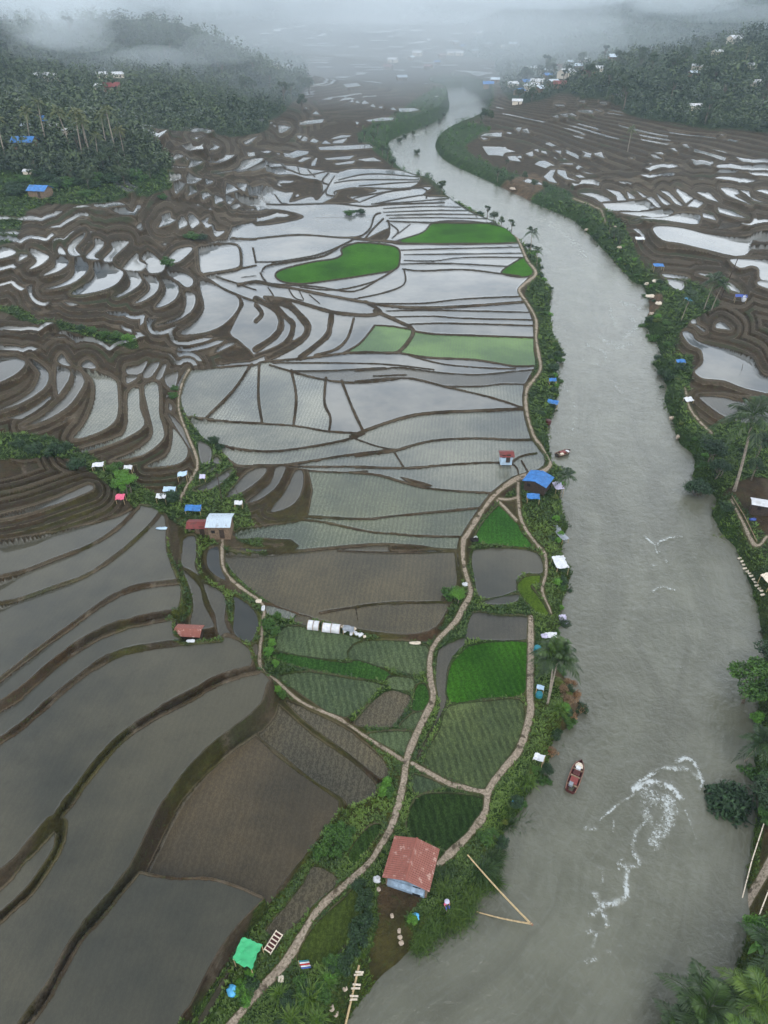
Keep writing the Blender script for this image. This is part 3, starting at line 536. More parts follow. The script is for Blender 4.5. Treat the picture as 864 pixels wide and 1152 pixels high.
    bd = t.bump(t.math('ADD', n4, t.math('MULTIPLY', rw, -1.)), t.math('MULTIPLY', t.math('MULTIPLY', m, dry), .9), .25, bw)
    t.bs(Base_Color=col, Roughness=rg, Specular_IOR_Level=spec, Normal=bd, IOR=1.37)
    return t.m

def grid_object(name, facemask, mat, attrs, Zs=None, kind='structure', smooth=True):
    """one mesh from the grid faces where facemask holds"""
    Zs = Z if Zs is None else Zs
    jj, ii = np.nonzero(facemask)
    a = jj*NU+ii; quads = np.stack([a, a+NU, a+NU+1, a+1], 1)
    used = np.zeros(NV*NU, bool); used[quads.ravel()] = True
    idx = np.cumsum(used)-1; quads = idx[quads].astype(np.int32)
    sel = np.nonzero(used)[0]; nv = len(sel); nf = len(quads)
    co = np.stack([GX.ravel()[sel], GY.ravel()[sel], Zs.ravel()[sel]], 1).astype(np.float32)
    me = bpy.data.meshes.new(name); me.vertices.add(nv); me.vertices.foreach_set('co', co.ravel())
    me.loops.add(nf*4); me.loops.foreach_set('vertex_index', quads.ravel()); me.polygons.add(nf)
    me.polygons.foreach_set('loop_start', np.arange(0, nf*4, 4, dtype=np.int32))
    me.polygons.foreach_set('use_smooth', np.full(nf, smooth))
    for an, A in attrs.items():
        if A.ndim == 3:
            at_ = me.attributes.new(an, 'FLOAT_COLOR', 'POINT'); d = np.ones((nv,4), np.float32); d[:,:3] = A.reshape(-1,3)[sel]; at_.data.foreach_set('color', d.ravel())
        else:
            at_ = me.attributes.new(an, 'FLOAT', 'POINT'); at_.data.foreach_set('value', A.ravel()[sel].astype(np.float32))
    me.update(); me.validate()
    me.materials.append(mat); o = bpy.data.objects.new(name, me); C.objects.link(o); o['kind'] = kind
    return o
# field colours spread a few cells past the field edge so that the shoreline stays crisp
def spread(A, known, n=4):
    A = A.copy(); k = known.copy()
    for _ in range(n):
        for ax, d in ((0,1),(0,-1),(1,1),(1,-1)):
            kk = np.roll(k, d, ax); AA = np.roll(A, d, ax); m = kk & ~k; A[m] = AA[m]; k = k | m
    return A
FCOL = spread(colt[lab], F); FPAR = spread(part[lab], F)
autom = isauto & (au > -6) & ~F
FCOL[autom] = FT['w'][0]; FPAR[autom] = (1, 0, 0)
gm = ground_material()
ATT = dict(sd=SD2, pd=PD, fcol=FCOL, gcol=ZC, fpar=FPAR, tk=np.where(tw > .12, q, .75), grs=GRS, mpp=MPP)
def fmask(A): return A[:-1,:-1] & A[1:,:-1] & A[:-1,1:] & A[1:,1:]
any4 = lambda A: A[:-1,:-1] | A[1:,:-1] | A[:-1,1:] | A[1:,1:]
fieldf = any4(SD2 > -.3)
wetf = fieldf & (FPAR[:-1,:-1,0] >= .5)
pathf = any4(PD < 0) & ~fieldf
bedf = fmask(rd < -6)
ground = grid_object('ground', ~fieldf & ~pathf & ~bedf, gm, ATT)
water = grid_object('paddy_water', wetf, gm, ATT)
footp = grid_object('footpath', pathf, gm, ATT)
CROPLAB = {}
crop_rest = fieldf & ~wetf
PLOTS = [((390,297),'bright green rice plot shaped like a slipper in the middle of the flooded plain'),((520,262),'bright green rice plot with a pointed left tip, high up beside the river path'),((580,302),'smallest bright green rice plot, against the path above the red-roofed field hut'),
 ((550,755),'bright green rice plot with a rounded top corner beside the riverside coconut palm'),((540,830),'pale green plot of planted rows just below the bright green rounded rice plot'),((500,920),'dark green plot of planted rows just above the rusty roofed house'),
 ((560,592),'dark leafy green plot between the footpath and the blue roofed huts'),((600,668),'olive green crescent plot curling round a flooded field'),((400,950),'small dark vegetable plot in rows left of the main footpath'),((380,1040),'olive grass plot with a rounded lower end beside the main footpath'),
 ((380,752),'long dark green strip of low crops between two vegetable plots'),((345,710),'green vegetable plot left of the two greenhouses, striped with fine rows'),((430,735),'green vegetable plot under the pile of white sacks'),((370,785),'large vegetable plot below the long dark green strip'),
 ((420,770),'narrow green plot at the right end of the long dark strip'),((474,780),'dark green plot hugging the left side of the main footpath'),((465,810),'small green plot just above the pale plot at the path junction'),((445,830),'pale green plot in the corner of the path junction'),((475,880),'small wedge of pale plants right of the path junction')]
for (a,b), labtxt in PLOTS:
    L_ = SEEDLAB.get((a,b))
    if L_ is None: continue
    reg = (lab == L_); reg = spread(reg.astype(float), reg, 2) > .5
    fm = any4(reg) & crop_rest
    if not fm.any(): continue
    o = grid_object('crop_plot', fm, gm, ATT, kind='stuff'); o['label'] = labtxt; o['category'] = 'crop'
    crop_rest &= ~fm
if crop_rest.any(): grid_object('ground', crop_rest, gm, ATT)
# ---------------------------------------------------------------- the river
def river():
    t = NT('river water'); P = t.pos(); fo = t.attr('foam')
    bd = t.attr('bankd'); sp = t.n.new('ShaderNodeSeparateXYZ'); t.put(sp.inputs[0], P); cv = t.n.new('ShaderNodeCombineXYZ'); t.put(cv.inputs[0], t.math('MULTIPLY', bd, 1.1)); t.put(cv.inputs[1], t.math('MULTIPLY', sp.outputs[1], .16)); fs = t.noise(cv.outputs[0], 1., 5, .65, .6); cv2 = t.n.new('ShaderNodeCombineXYZ'); t.put(cv2.inputs[0], t.math('MULTIPLY', bd, .22)); t.put(cv2.inputs[1], t.math('MULTIPLY', sp.outputs[1], .03)); fs2 = t.noise(cv2.outputs[0], 1., 4, .6, .4)
    n1 = t.noise(P, .16, 5, .6); n2 = t.noise(P, 1.0, 4, .6, .8); n3 = t.noise(P, 3.2, 3, .6, .5); n0 = t.noise(P, .05, 3)
    c = t.mix(t.ramp(n1, .3, .7), (.094,.095,.068), (.130,.131,.098)); c = t.mix(t.math('MULTIPLY', t.ramp(n2, .56, .72), .3), c, (.14,.147,.123)); c = t.mix(t.ramp(n0, .35, .65, 0., .35), c, (.07,.068,.048))
    c = t.mix(t.ramp(fs, .42, .70, 0., .28), c, (.15,.155,.128)); c = t.mix(t.ramp(fs2, .42, .68, 0., .55), c, (.066,.065,.046))
    rg = t.math('SUBTRACT', 1., t.math('MULTIPLY', t.math('ABSOLUTE', t.math('SUBTRACT', t.noise(P, 1.5, 5, .7, 1.2), .5)), 9.))
    fm = t.math('ADD', t.math('MULTIPLY', fo, .70), t.math('MULTIPLY', t.math('MULTIPLY', rg, .22), t.ramp(fo, .0, .3))); fm = t.math('ADD', fm, t.math('MULTIPLY', t.math('SUBTRACT', n3, .5), 1.5)); fm = t.math('ADD', fm, t.math('MULTIPLY', t.math('SUBTRACT', n2, .5), 1.1)); fm = t.math('MULTIPLY', t.ramp(fm, .34, .80), t.ramp(fo, .03, .15))
    veil = t.math('MULTIPLY', t.ramp(fo, .05, .6, 0., .65), t.ramp(t.noise(P, .9, 6, .75, 1.4), .44, .62)); c = t.mix(veil, c, (.36,.38,.35)); c = t.mix(fm, c, (.44,.47,.47))
    h = t.math('ADD', t.math('MULTIPLY', fs, .45), t.math('ADD', t.math('MULTIPLY', n2, .8), t.math('MULTIPLY', n3, .35))); h = t.math('ADD', h, t.math('MULTIPLY', fm, .3))
    t.bs(Base_Color=c, Roughness=t.math('ADD', .12, t.math('MULTIPLY', fm, .5)), Specular_IOR_Level=.9, IOR=1.42, Normal=t.bump(h, .55, .24))
    foam = np.zeros((NV, NU))
    WV = 3.4*np.abs(fbm(GX/.9, GY/.9, 131, 3)) + 2.6*np.clip(fbm(GX/2.4, GY/2.4, 132, 2), 0, 1)
    def streak(k, s, w, a, R=22.):
        p = crom(fr(k, s), False, 4); D = np.full((NV,NU), R); seg_dist(D, p, False, None, R)
        np.maximum(foam, a*.74*np.exp(-((D+WV*(w > 1.5))/(w*.95))**2)*(D < R), out=foam)
    for a in [('Q','325,235 380,195 440,160 500,158 550,165 590,205',3.2,1.),('Q','500,130 540,118 575,145 600,210 590,240',3.,1.1),('Q','330,240 380,215 430,215 480,235 515,280',4.2,1.3),('Q','195,362 250,315 330,262',2.2,.8),('Q','515,280 545,350 570,420 578,440',1.8,.7),
        ('Q','380,240 430,290 470,290 470,340 440,400 420,450',11,.66),('Q','370,260 380,330 390,370',9,.6),('Q','450,280 465,370 440,440 410,450',5,.8),('Q','380,370 340,410 325,480 350,540 300,550 270,540',3.2,.8),('Q','300,550 300,620 295,680 240,695 200,700',3.6,.85),('Q','170,655 190,700',3,.6),('Q','270,560 265,530 285,520',2,.7),
        ('Q','130,395 180,400',3,.5),('Q','250,370 245,410',3,.5),('Q','150,545 200,560 205,610',2.5,.5),
        ('R','190,0 190,60 175,130 120,150 60,185 15,215',3.4,.9),('R','45,110 60,170 90,230 95,260',3,.7),('R','0,290 40,300 30,360',3.5,.6),('R','0,430 40,420',4,.5),('R','70,0 72,55',2,.4),('R','90,385 115,385',2,.5),
        ('K','330,90 375,130 400,110 450,95 490,92',1.3,.9),('K','375,130 380,160 395,158',1.6,.7),('K','365,330 400,310 460,325',1.4,.6),('K','360,220 380,215',1.6,.6),('K','420,195 430,215',1.8,.7),('K','455,655 495,660',1.2,.5),
        ('Cc','370,480 400,490 430,500',3.5,.65),('Cc','400,530 420,560 380,600',5,.55),('Cc','300,600 360,630 400,620',5,.5),('Cc','330,500 350,560',4,.45),('G','80,30 150,60 160,100',3.,.5),('G','60,100 130,120',3,.45),('G','190,200 230,240',3,.4),('B2','620,400 700,470 800,520',7,.42),('B2','600,360 660,330 760,300',6,.38),('Cc','100,200 200,270 250,330',8,.36),
        ('F','700,160 740,240 730,330',5,.3)]:
        FR['R'] = (660,980,4.235); streak(*a)
    foam *= (.55 + .9*vnoise(GX/1.1, GY/1.1, 12))
    zr = .0 + .10*fbm(GX/2.2, GY/2.2, 111, 3) + .16*np.clip(foam, 0, 1.4) + .06*fbm(GX/.6, GY/.6, 113, 2)*ss(300, 700, GV)
    # standing waves in the rapid
    grid_object('river', any4(rd < 3.), t.m, dict(foam=foam, bankd=np.clip(-rd, -5, 60)), Zs=zr)
river()
# ---------------------------------------------------------------- object helpers
def link(o): C.objects.link(o); return o
def tag(o, label=None, cat=None, group=None, kind=None):
    for k, v in (('label',label),('category',cat),('group',group),('kind',kind)):
        if v: o[k] = v
    return o
def empty(name, loc, rz=0., label=None, cat=None, group=None):
    o = bpy.data.objects.new(name, None); o.location = loc; o.rotation_euler = (0,0,rz); o.empty_display_size = .3
    return tag(link(o), label, cat, group)
class MB:
    def __init__(s): s.v = []; s.f = []; s.tint = []; s.n = 0
    def add(s, v, f, tint=.5):
        v = np.asarray(v, float).reshape(-1,3); s.v.append(v)
        for q in f: s.f.append(tuple(int(a)+s.n for a in q))
        t = np.broadcast_to(np.asarray(tint, float), (len(v),)); s.tint.append(t); s.n += len(v); return s
    def quads(s, v, tint):      # v: n x 4 x 3
        n = len(v); i = np.arange(n*4).reshape(n,4)+s.n; s.v.append(v.reshape(-1,3)); s.f.extend(map(tuple, i.tolist()))
        s.tint.append(np.repeat(np.broadcast_to(np.asarray(tint,float),(n,)), 4)); s.n += n*4; return s
    def box(s, c, d, R=None, tint=.5):
        p = np.array([(x,y,z) for x in (-.5,.5) for y in (-.5,.5) for z in (-.5,.5)])*np.array(d)
        if R is not None: p = p @ np.array(R).T
        return s.add(p+np.array(c), [(0,1,3,2),(4,6,7,5),(0,4,5,1),(2,3,7,6),(0,2,6,4),(1,5,7,3)], tint)
    def tube(s, pts, rad, n=6, tint=.5, cap=True):
        pts = np.asarray(pts, float); m = len(pts); rad = np.broadcast_to(rad, (m,)); vs = []; up = np.array([.31,.17,.93])
        for i in range(m):
            d = pts[min(i+1,m-1)]-pts[max(i-1,0)]; d = d/max(np.linalg.norm(d),1e-9)
            a = np.cross(d, up if abs(d@up) < .95 else np.array([1.,0,0])); a /= np.linalg.norm(a); b = np.cross(d, a)
            for k in range(n):
                t = 2*math.pi*k/n; vs.append(pts[i] + rad[i]*(math.cos(t)*a + math.sin(t)*b))
        f = [(i*n+k, i*n+(k+1)%n, (i+1)*n+(k+1)%n, (i+1)*n+k) for i in range(m-1) for k in range(n)]
        if cap: f += [tuple(range(n))[::-1], tuple((m-1)*n+k for k in range(n))]
        return s.add(vs, f, tint)
    def bar(s, a, b, w, h=None, tint=.5):
        a = np.array(a,float); b = np.array(b,float); d = b-a; L = np.linalg.norm(d); x = d/L; y = np.cross([0,0,1.], x)
        y = y/np.linalg.norm(y) if np.linalg.norm(y) > 1e-6 else np.array([0,1.,0]); z = np.cross(x, y)
        return s.box((a+b)/2, (L, w, h or w), np.stack([x,y,z],1), tint)
    def sheet(s, P, thick=.03, tint=.5):
        """P: m x n x 3 grid of points, given real thickness"""
        P = np.asarray(P,float); m, n = P.shape[:2]; top = P.reshape(-1,3); bot = top - np.array([0,0,thick]); o = m*n
        f = []
        for i in range(m-1):
            for j in range(n-1):
                a = i*n+j; f.append((a,a+1,a+n+1,a+n)); f.append((a+o,a+n+o,a+n+1+o,a+1+o))
        ring = [j for j in range(n)] + [i*n+n-1 for i in range(1,m)] + [(m-1)*n+j for j in range(n-2,-1,-1)] + [i*n for i in range(m-2,0,-1)]
        for a, b in zip(ring, ring[1:]+ring[:1]): f.append((a, a+o, b+o, b))
        return s.add(np.concatenate([top,bot]), f, tint)
    def mesh(s, name, mat, smooth=False):
        me = bpy.data.meshes.new(name); V_ = np.concatenate(s.v); me.from_pydata(V_.tolist(), [], s.f)
        a = me.attributes.new('tint', 'FLOAT', 'POINT'); a.data.foreach_set('value', np.concatenate(s.tint).astype(np.float32))
        me.materials.append(mat)
        if smooth: me.polygons.foreach_set('use_smooth', np.full(len(me.polygons), True))
        me.update(); return me
    def build(s, name, mat, parent=None, smooth=False, loc=None, label=None):
        o = link(bpy.data.objects.new(name, s.mesh(name, mat, smooth)))
        if parent: o.parent = parent
        if loc is not None: o.location = loc
        if label: o['label'] = label
        return o
def dup(root, loc, rz=0., scale=1., label=None, group=None):
    r = root.copy(); C.objects.link(r); r.location = loc; r.rotation_euler = (0,0,rz)
    r.scale = scale if isinstance(scale, tuple) else (scale,)*3
    if label: r['label'] = label
    if group: r['group'] = group
    for ch in list(root.children):
        c = ch.copy(); C.objects.link(c); c.parent = r
        for g in ch.children:
            d = g.copy(); C.objects.link(d); d.parent = c
    return r
def leaf_mat(name, a, b, rough=.55, hue=None):
    t = NT(name); tn = t.attr('tint'); P = t.pos(); n = t.noise(P, .35, 2)
    oi = t.n.new('ShaderNodeObjectInfo')
    c = t.mix(tn, a, b); c = t.mix(t.ramp(n, .35, .65, 0., .5), c, t.mix(1., c, (.75,.8,.9), 'MULTIPLY')); c = t.mix(t.math('MULTIPLY', oi.outputs['Random'], .45), c, t.mix(1., c, (1.5,1.15,.8), 'MULTIPLY'))
    t.bs(Base_Color=c, Roughness=rough, Specular_IOR_Level=.35); return t.m
def flat_mat(name, c, rough=.7, var=.25, scale=6., spec=.3, dirt=None):
    t = NT(name); P = t.pos(True); n = t.noise(P, scale, 4); n2 = t.noise(P, scale*.25, 3)
    k = t.mix(t.ramp(n, .3, .7), tuple(a*(1-var) for a in c), tuple(min(a*(1+var),.95) for a in c))
    if dirt: k = t.mix(t.ramp(n2, .5, .72, 0., .8), k, dirt)
    t.bs(Base_Color=k, Roughness=rough, Specular_IOR_Level=spec, Normal=t.bump(n, .25, .03)); return t.m
def sheet_mat(name, c, dirt, rust=.5, rough=.5):
    t = NT(name); P = t.pos(True); n = t.noise(P, 1.6, 5, .65); n2 = t.noise(t.scale(P, (9,1.2,1)), 1., 3)
    k = t.mix(t.ramp(n2, .3, .7), tuple(a*.8 for a in c), c); k = t.mix(t.ramp(n, .62-.2*rust, .72-.2*rust, 0., .85), k, dirt); t.bs(Base_Color=k, Roughness=rough, Specular_IOR_Level=.35); return t.m
M = dict(
 leaf=leaf_mat('broad leaves', (.010,.034,.005), (.058,.150,.016)), leafdark=leaf_mat('dark leaves', (.006,.020,.007), (.026,.066,.018)), leaflime=leaf_mat('fresh leaves', (.040,.12,.010), (.10,.26,.025)),
 leafyel=leaf_mat('olive leaves', (.045,.070,.010), (.12,.16,.022)), palm=leaf_mat('palm fronds', (.006,.018,.006), (.046,.095,.020), .42), palmlime=leaf_mat('lime palm fronds', (.016,.050,.008), (.10,.18,.022), .42), grass=leaf_mat('long grass', (.014,.040,.006), (.080,.145,.018)),  # palmlime: yellow green fronds, the plants' own colour
 forest=leaf_mat('hill woods', (.009,.022,.009), (.055,.088,.030)), drybush=leaf_mat('dry brush', (.10,.055,.025), (.26,.17,.09)),
 bark=flat_mat('bark', (.13,.105,.08), .9, .35, 3.), palmbark=flat_mat('palm bark', (.24,.20,.16), .85, .3, 5.), bamboo=flat_mat('bamboo', (.42,.31,.17), .6, .2, 4.), wood=flat_mat('weathered planks', (.20,.14,.09), .8, .35, 3.), darkwood=flat_mat('dark timber', (.045,.030,.022), .8, .3, 4.),
 blue=flat_mat('blue tarpaulin', (.030,.15,.40), .5, .25, 1.5, .4, (.05,.11,.22)), sky=flat_mat('light blue sheet', (.10,.42,.72), .5, .15, 2., .4), navy=flat_mat('navy cloth', (.05,.09,.33), .6), pale=flat_mat('pale blue metal', (.42,.55,.68), .45, .12, 2., .4, (.28,.33,.38)),
 white=flat_mat('white tarpaulin', (.58,.59,.62), .55, .15, 2., .3, (.33,.32,.30)), lilac=flat_mat('lilac sheet', (.50,.47,.62), .6, .12, 2.), green=flat_mat('mint green roof sheet', (.045,.36,.15), .5, .15, 1.2, .3, (.04,.25,.12)), cream=flat_mat('cream sacks', (.60,.52,.42), .8), grey=flat_mat('grey tarpaulin', (.22,.24,.27), .6, .2, 1.5),
 red=sheet_mat('red painted metal', (.20,.042,.038), (.09,.035,.028), .5), rust=sheet_mat('rusty roof metal', (.25,.085,.062), (.40,.25,.21), .30), silver=sheet_mat('galvanised roof', (.50,.58,.66), (.30,.30,.32), .25, .4), wall=flat_mat('plank wall', (.17,.115,.075), .85, .3, 2.5), bluewall=flat_mat('faded blue wall', (.22,.29,.37), .7, .3, 3., .3, (.12,.15,.18)),
 stone=flat_mat('pale stones', (.42,.34,.27), .85, .25, 2.), brick=flat_mat('brown earth block', (.20,.11,.075), .85, .3, 3.), dark=flat_mat('dark opening', (.012,.010,.009), .9), skin=flat_mat('skin', (.32,.18,.11), .6, .1), pink=flat_mat('pink cloth', (.62,.12,.20), .7, .2, 9.), hull=flat_mat('oxblood hull paint', (.075,.016,.015), .45, .25, 3., .4, (.06,.02,.018)), crimson=flat_mat('crimson cushion', (.42,.025,.03), .6, .2), teal=flat_mat('teal plastic', (.02,.16,.20), .4, .15))

# ---------------------------------------------------------------- plants
def leaves(mb, c, r, n, size, tint0=.5, seed=0, hollow=.55, droop=0.):
    """n leaf blades spread through an ellipsoid, brightest at random"""
    g = np.random.default_rng(seed)
    d = g.normal(size=(n,3)); d /= np.linalg.norm(d,axis=1)[:,None]
    rr = hollow + (1-hollow)*g.random(n)**.6; p = np.array(c) + d*rr[:,None]*np.array(r)
    nrm = d*.6 + g.normal(size=(n,3))*.45 + np.array([0,0,.45]); nrm /= np.linalg.norm(nrm,axis=1)[:,None]
    a = np.cross(nrm, g.normal(size=(n,3))); a /= np.linalg.norm(a,axis=1)[:,None]; b = np.cross(nrm, a)
    s = size*(.6+.8*g.random(n))[:,None]
    a[:,2] -= droop
    v = np.stack([p-a*s, p-b*s*.42+nrm*s*.12, p+a*s, p+b*s*.42+nrm*s*.12], 1)
    mb.quads(v, np.clip(tint0 + g.normal(size=n)*.24, 0, 1)); return mb
def limb(a, b, bend, seed, k=5):
    g = np.random.default_rng(seed); a = np.array(a,float); b = np.array(b,float); m = g.normal(size=3)*bend
    return [a*(1-t)+b*t+m*math.sin(math.pi*t) for t in np.linspace(0,1,k)]
def tree_proto(name, h, r, n, ls, mat, seed, label, cat='tree', spread_=1., stems=1, group=None):
    root = empty(name, (0,0,-500), 0, label, cat, group); g = np.random.default_rng(seed)
    tk = MB(); cr = MB(); lob = []
    for s in range(stems):
        bx = g.normal(size=2)*.25*(stems > 1)
        top = (bx[0]+g.normal()*.3, bx[1]+g.normal()*.3, h*.62); tk.tube(limb((bx[0],bx[1],-.4), top, .2, seed+s, 7), np.linspace(.045*h*.7, .02*h, 7), 7)
        for k in range(6):
            an = 6.28*(k+g.random()*.7)/6; rr = r*(.35+.45*g.random())*spread_; z = h*(.55+.36*g.random())
            e = (bx[0]+math.cos(an)*rr, bx[1]+math.sin(an)*rr, z); s0 = np.array([bx[0],bx[1],h*(.28+.3*g.random())]); tk.tube(limb(s0, e, .25, seed+k*7+s), np.linspace(.02*h, .006*h, 5), 5); lob.append(e)
    lob.append((0,0,h*.86))
    per = n//len(lob)
    for i, e in enumerate(lob):
        q = r*(.34+.2*g.random()); leaves(cr, e, (q, q, q*.72), per, ls, .35+.35*g.random(), seed*31+i, .35)
    tk.build('trunk', M['bark'], root, True); cr.build('crown', mat, root); return root
def shrub_mesh(name, r, h, n, ls, mat, seed, sprays=10):
    mb = MB(); g = np.random.default_rng(seed)
    for k in range(7): mb.tube(limb((g.normal()*.1*r,g.normal()*.1*r,-.3), (g.normal()*.5*r, g.normal()*.5*r, h*.7), .1, seed+k, 4), np.linspace(.03,.012,4)*max(r,.6), 4, .05)
    for k in range(sprays):
        an = g.random()*6.28; rr = r*.62*math.sqrt(g.random()); z = h*(.35+.5*g.random())*(1-.35*(rr/r)); q = r*(.26+.22*g.random())
        leaves(mb, (math.cos(an)*rr, math.sin(an)*rr, z), (q,q,q*.7), n//sprays, ls, .3+.4*g.random(), seed*13+k, .3)
    return mb.mesh(name, mat)
def frond(mb, base, az, L, rise, droop, width, nl, tint, g):
    ts = np.linspace(0,1,10); d = np.array([math.cos(az), math.sin(az), 0])
    rc = np.array([np.array(base) + d*L*(t*math.cos(rise)*(1-.12*t)) + np.array([0,0,L*(math.sin(rise)*t - droop*t*t)]) for t in ts])
    mb.tube(rc, np.linspace(.045,.01,10)*L/3.5, 3, tint*.6+.3)
    side = np.cross(d, [0,0,1.]); tt = np.linspace(.12,.99,nl)
    px_ = np.stack([np.interp(tt, ts, rc[:,i]) for i in range(3)], 1); dv = np.gradient(px_, axis=0); dv /= np.linalg.norm(dv,axis=1)[:,None]
    for sgn in (-1,1):
        ln = width*np.sin(np.clip(tt*1.05,0,1)**.7*math.pi*.93+.12)*(.85+.3*g.random(nl))
        dirv = side*sgn*.86 + dv*.60 + np.array([0,0,-.18]) + g.normal(size=(nl,3))*.07; dirv /= np.linalg.norm(dirv,axis=1)[:,None]
        w = dv*(.9*L/nl*.95)
        tip = px_ + dirv*ln[:,None]; tip[:,2] -= ln*.22; mid = px_ + dirv*(ln*.5)[:,None]
        mb.quads(np.stack([px_-w*.5, mid+w*.55, tip, mid-w*.55],1), np.clip(tint+g.normal(size=nl)*.13,0,1))
def palm_proto(h, lean, L, nf, mat, seed, label, stems=1, nl=24, group=None, laz=None):
    root = empty('coconut_palm', (0,0,-500), 0, label, 'palm tree', group); g = np.random.default_rng(seed); tk = MB(); cr = MB()
    for s in range(stems):
        az = laz[s] if laz else g.random()*6.28; k = np.linspace(0,1,9); pts = [(math.cos(az)*lean*t**1.6, math.sin(az)*lean*t**1.6, -.4+(h+.4)*t*(1-.06*s)) for t in k]
        tk.tube(pts, np.interp(k,[0,.12,1],[.028,.019,.012])*max(h,6), 7); top = np.array(pts[-1])
        for i in range(nf):
            a = 2.4*i + g.random()*.5; u = i/nf; rise = math.radians(72-82*u+g.normal()*6)
            frond(cr, top, a, L*(.85+.25*g.random()), rise, .52+.30*u, L*.27, nl, .12+.75*g.random()*(1-.5*u)+.08, g)
        for i in range(5): leaves(cr, top+np.array([math.cos(i*1.26)*.28, math.sin(i*1.26)*.28, -.35]), (.14,.14,.16), 6, .12, .1, seed+i)
    tk.build('trunk', M['palmbark'], root, True); cr.build('crown', mat, root); return root
def tuft_mesh(name, n, L, wd, mat, seed, rise=(15,80), droop=.35, seg=4, base=.25):
    mb = MB(); g = np.random.default_rng(seed); V_ = []; tn = []
    for i in range(n):
        az = g.random()*6.28; e = math.radians(g.uniform(*rise)); l = L*(.6+.5*g.random()); b = np.array([g.normal()*base, g.normal()*base, 0]); d = np.array([math.cos(az),math.sin(az),0]); sd = np.cross(d,[0,0,1.])
        pr = None; t0 = np.clip(.5+g.normal()*.25,0,1)
        for k in range(seg+1):
            t = k/seg; c = b + d*l*math.cos(e)*t + np.array([0,0,l*(math.sin(e)*t-droop*t*t)]); w = wd*(1-t**1.5)*.5+.004; cur = (c-sd*w, c+sd*w)
            if pr: V_.append([pr[0],pr[1],cur[1],cur[0]]); tn.append(t0)
            pr = cur
    mb.quads(np.array(V_), np.array(tn)); return mb.mesh(name, mat)
def banana_mesh(name, n, L, mat, seed):
    mb = MB(); g = np.random.default_rng(seed); mb.tube([(0,0,-.3),(0,0,L*.5)], [.13,.09], 6, .6)
    for i in range(n):
        az = 2.4*i+g.random(); e = math.radians(70-60*i/n); d = np.array([math.cos(az),math.sin(az),0]); sd = np.cross(d,[0,0,1.]); V_=[]; pr=None
        for k in range(7):
            t = k/6; c = np.array([0,0,L*.45]) + d*L*math.cos(e)*t + np.array([0,0,L*(math.sin(e)*t-.5*t*t)]); w = L*.14*math.sin(math.pi*min(t*.9+.08,1))+.01
            cur = (c-sd*w+[0,0,.05*L*math.sin(3.1*t)], c, c+sd*w+[0,0,.05*L*math.sin(3.1*t)])
            if pr is not None: V_ += [[pr[0],pr[1],cur[1],cur[0]],[pr[1],pr[2],cur[2],cur[1]]]
            pr = cur
        mb.quads(np.array(V_), np.clip(.5+g.normal()*.25,0,1))
    return mb.mesh(name, mat)
def put_mesh(name, me, loc, rz, sc_, label, cat, group=None):
    o = link(bpy.data.objects.new(name, me)); o.location = loc; o.rotation_euler = (0,0,rz); o.scale = (sc_,)*3 if not isinstance(sc_, tuple) else sc_
    return tag(o, label, cat, group)

def mpx(v): return 93.75/v            # metres across one map unit at row v
def lift(px, py, h, k='P'):
    """ground point under a thing seen at px,py whose visible top stands h above the ground"""
    x0, y0, s = FR[k]; dx, dy, dz = uv2ray(np.array([[x0+px/s, y0+py/s]])); X = dx[0]*TS; Y = dy[0]*TS; zz = H0+dz[0]*TS-h-zat(X, Y)
    i = max(1, int((zz < 0).argmax())); f = zz[i-1]/max(zz[i-1]-zz[i], 1e-9); t = TS[i-1]*(1-f)+TS[i]*f; x, y = dx[0]*t, dy[0]*t
    return float(x), float(y), float(zat(x, y)[0])
# ---------------------------------------------------------------- buildings and shelters
def gable(mb, w, d, z, rise, over=.3, thick=.05, corr=.22, ridge='x', amp=.035, dz=0.):
    """two corrugated slopes; ridge runs along local x or y"""
    W2, D2 = (w, d) if ridge == 'x' else (d, w)
    for sgn in (-1, 1):
        xs = np.arange(-W2/2-over, W2/2+over+1e-6, corr/4); ys = np.array([0, .5, 1.])*(D2/2+over)
        P = np.zeros((len(xs), 3, 3))
        for i, x in enumerate(xs):
            for j, y in enumerate(ys):
                P[i,j] = (x, sgn*y, z + rise*(1-y/(D2/2)) + amp*math.sin(2*math.pi*x/corr) + (dz if sgn > 0 else 0))
        if sgn > 0: P = P[::-1]
        if ridge == 'y': P = P[...,[1,0,2]]*np.array([-1,1,1])
        mb.sheet(P, thick)
def walls(w, d, h, t=.12, rise=0., ridge='x'):
    mb = MB(); mb.box((0,-d/2+t/2,h/2-.3),(w,t,h+.6)); mb.box((0,d/2-t/2,h/2-.3),(w,t,h+.6)); mb.box((-w/2+t/2,0,h/2-.3),(t,d-2*t,h+.6)); mb.box((w/2-t/2,0,h/2-.3),(t,d-2*t,h+.6))
    if rise:
        for s in (-1,1):
            if ridge == 'x': p = [(s*(w/2-.06),-d/2,h),(s*(w/2-.06),d/2,h),(s*(w/2-.06),0,h+rise*.94)]; n = np.array([.06,0,0])
            else: p = [(-w/2,s*(d/2-.06),h),(w/2,s*(d/2-.06),h),(0,s*(d/2-.06),h+rise*.94)]; n = np.array([0,.06,0])
            p = np.array(p); mb.add(np.concatenate([p-n,p+n]), [(0,1,2),(5,4,3),(0,3,4,1),(1,4,5,2),(2,5,3,0)])
    return mb
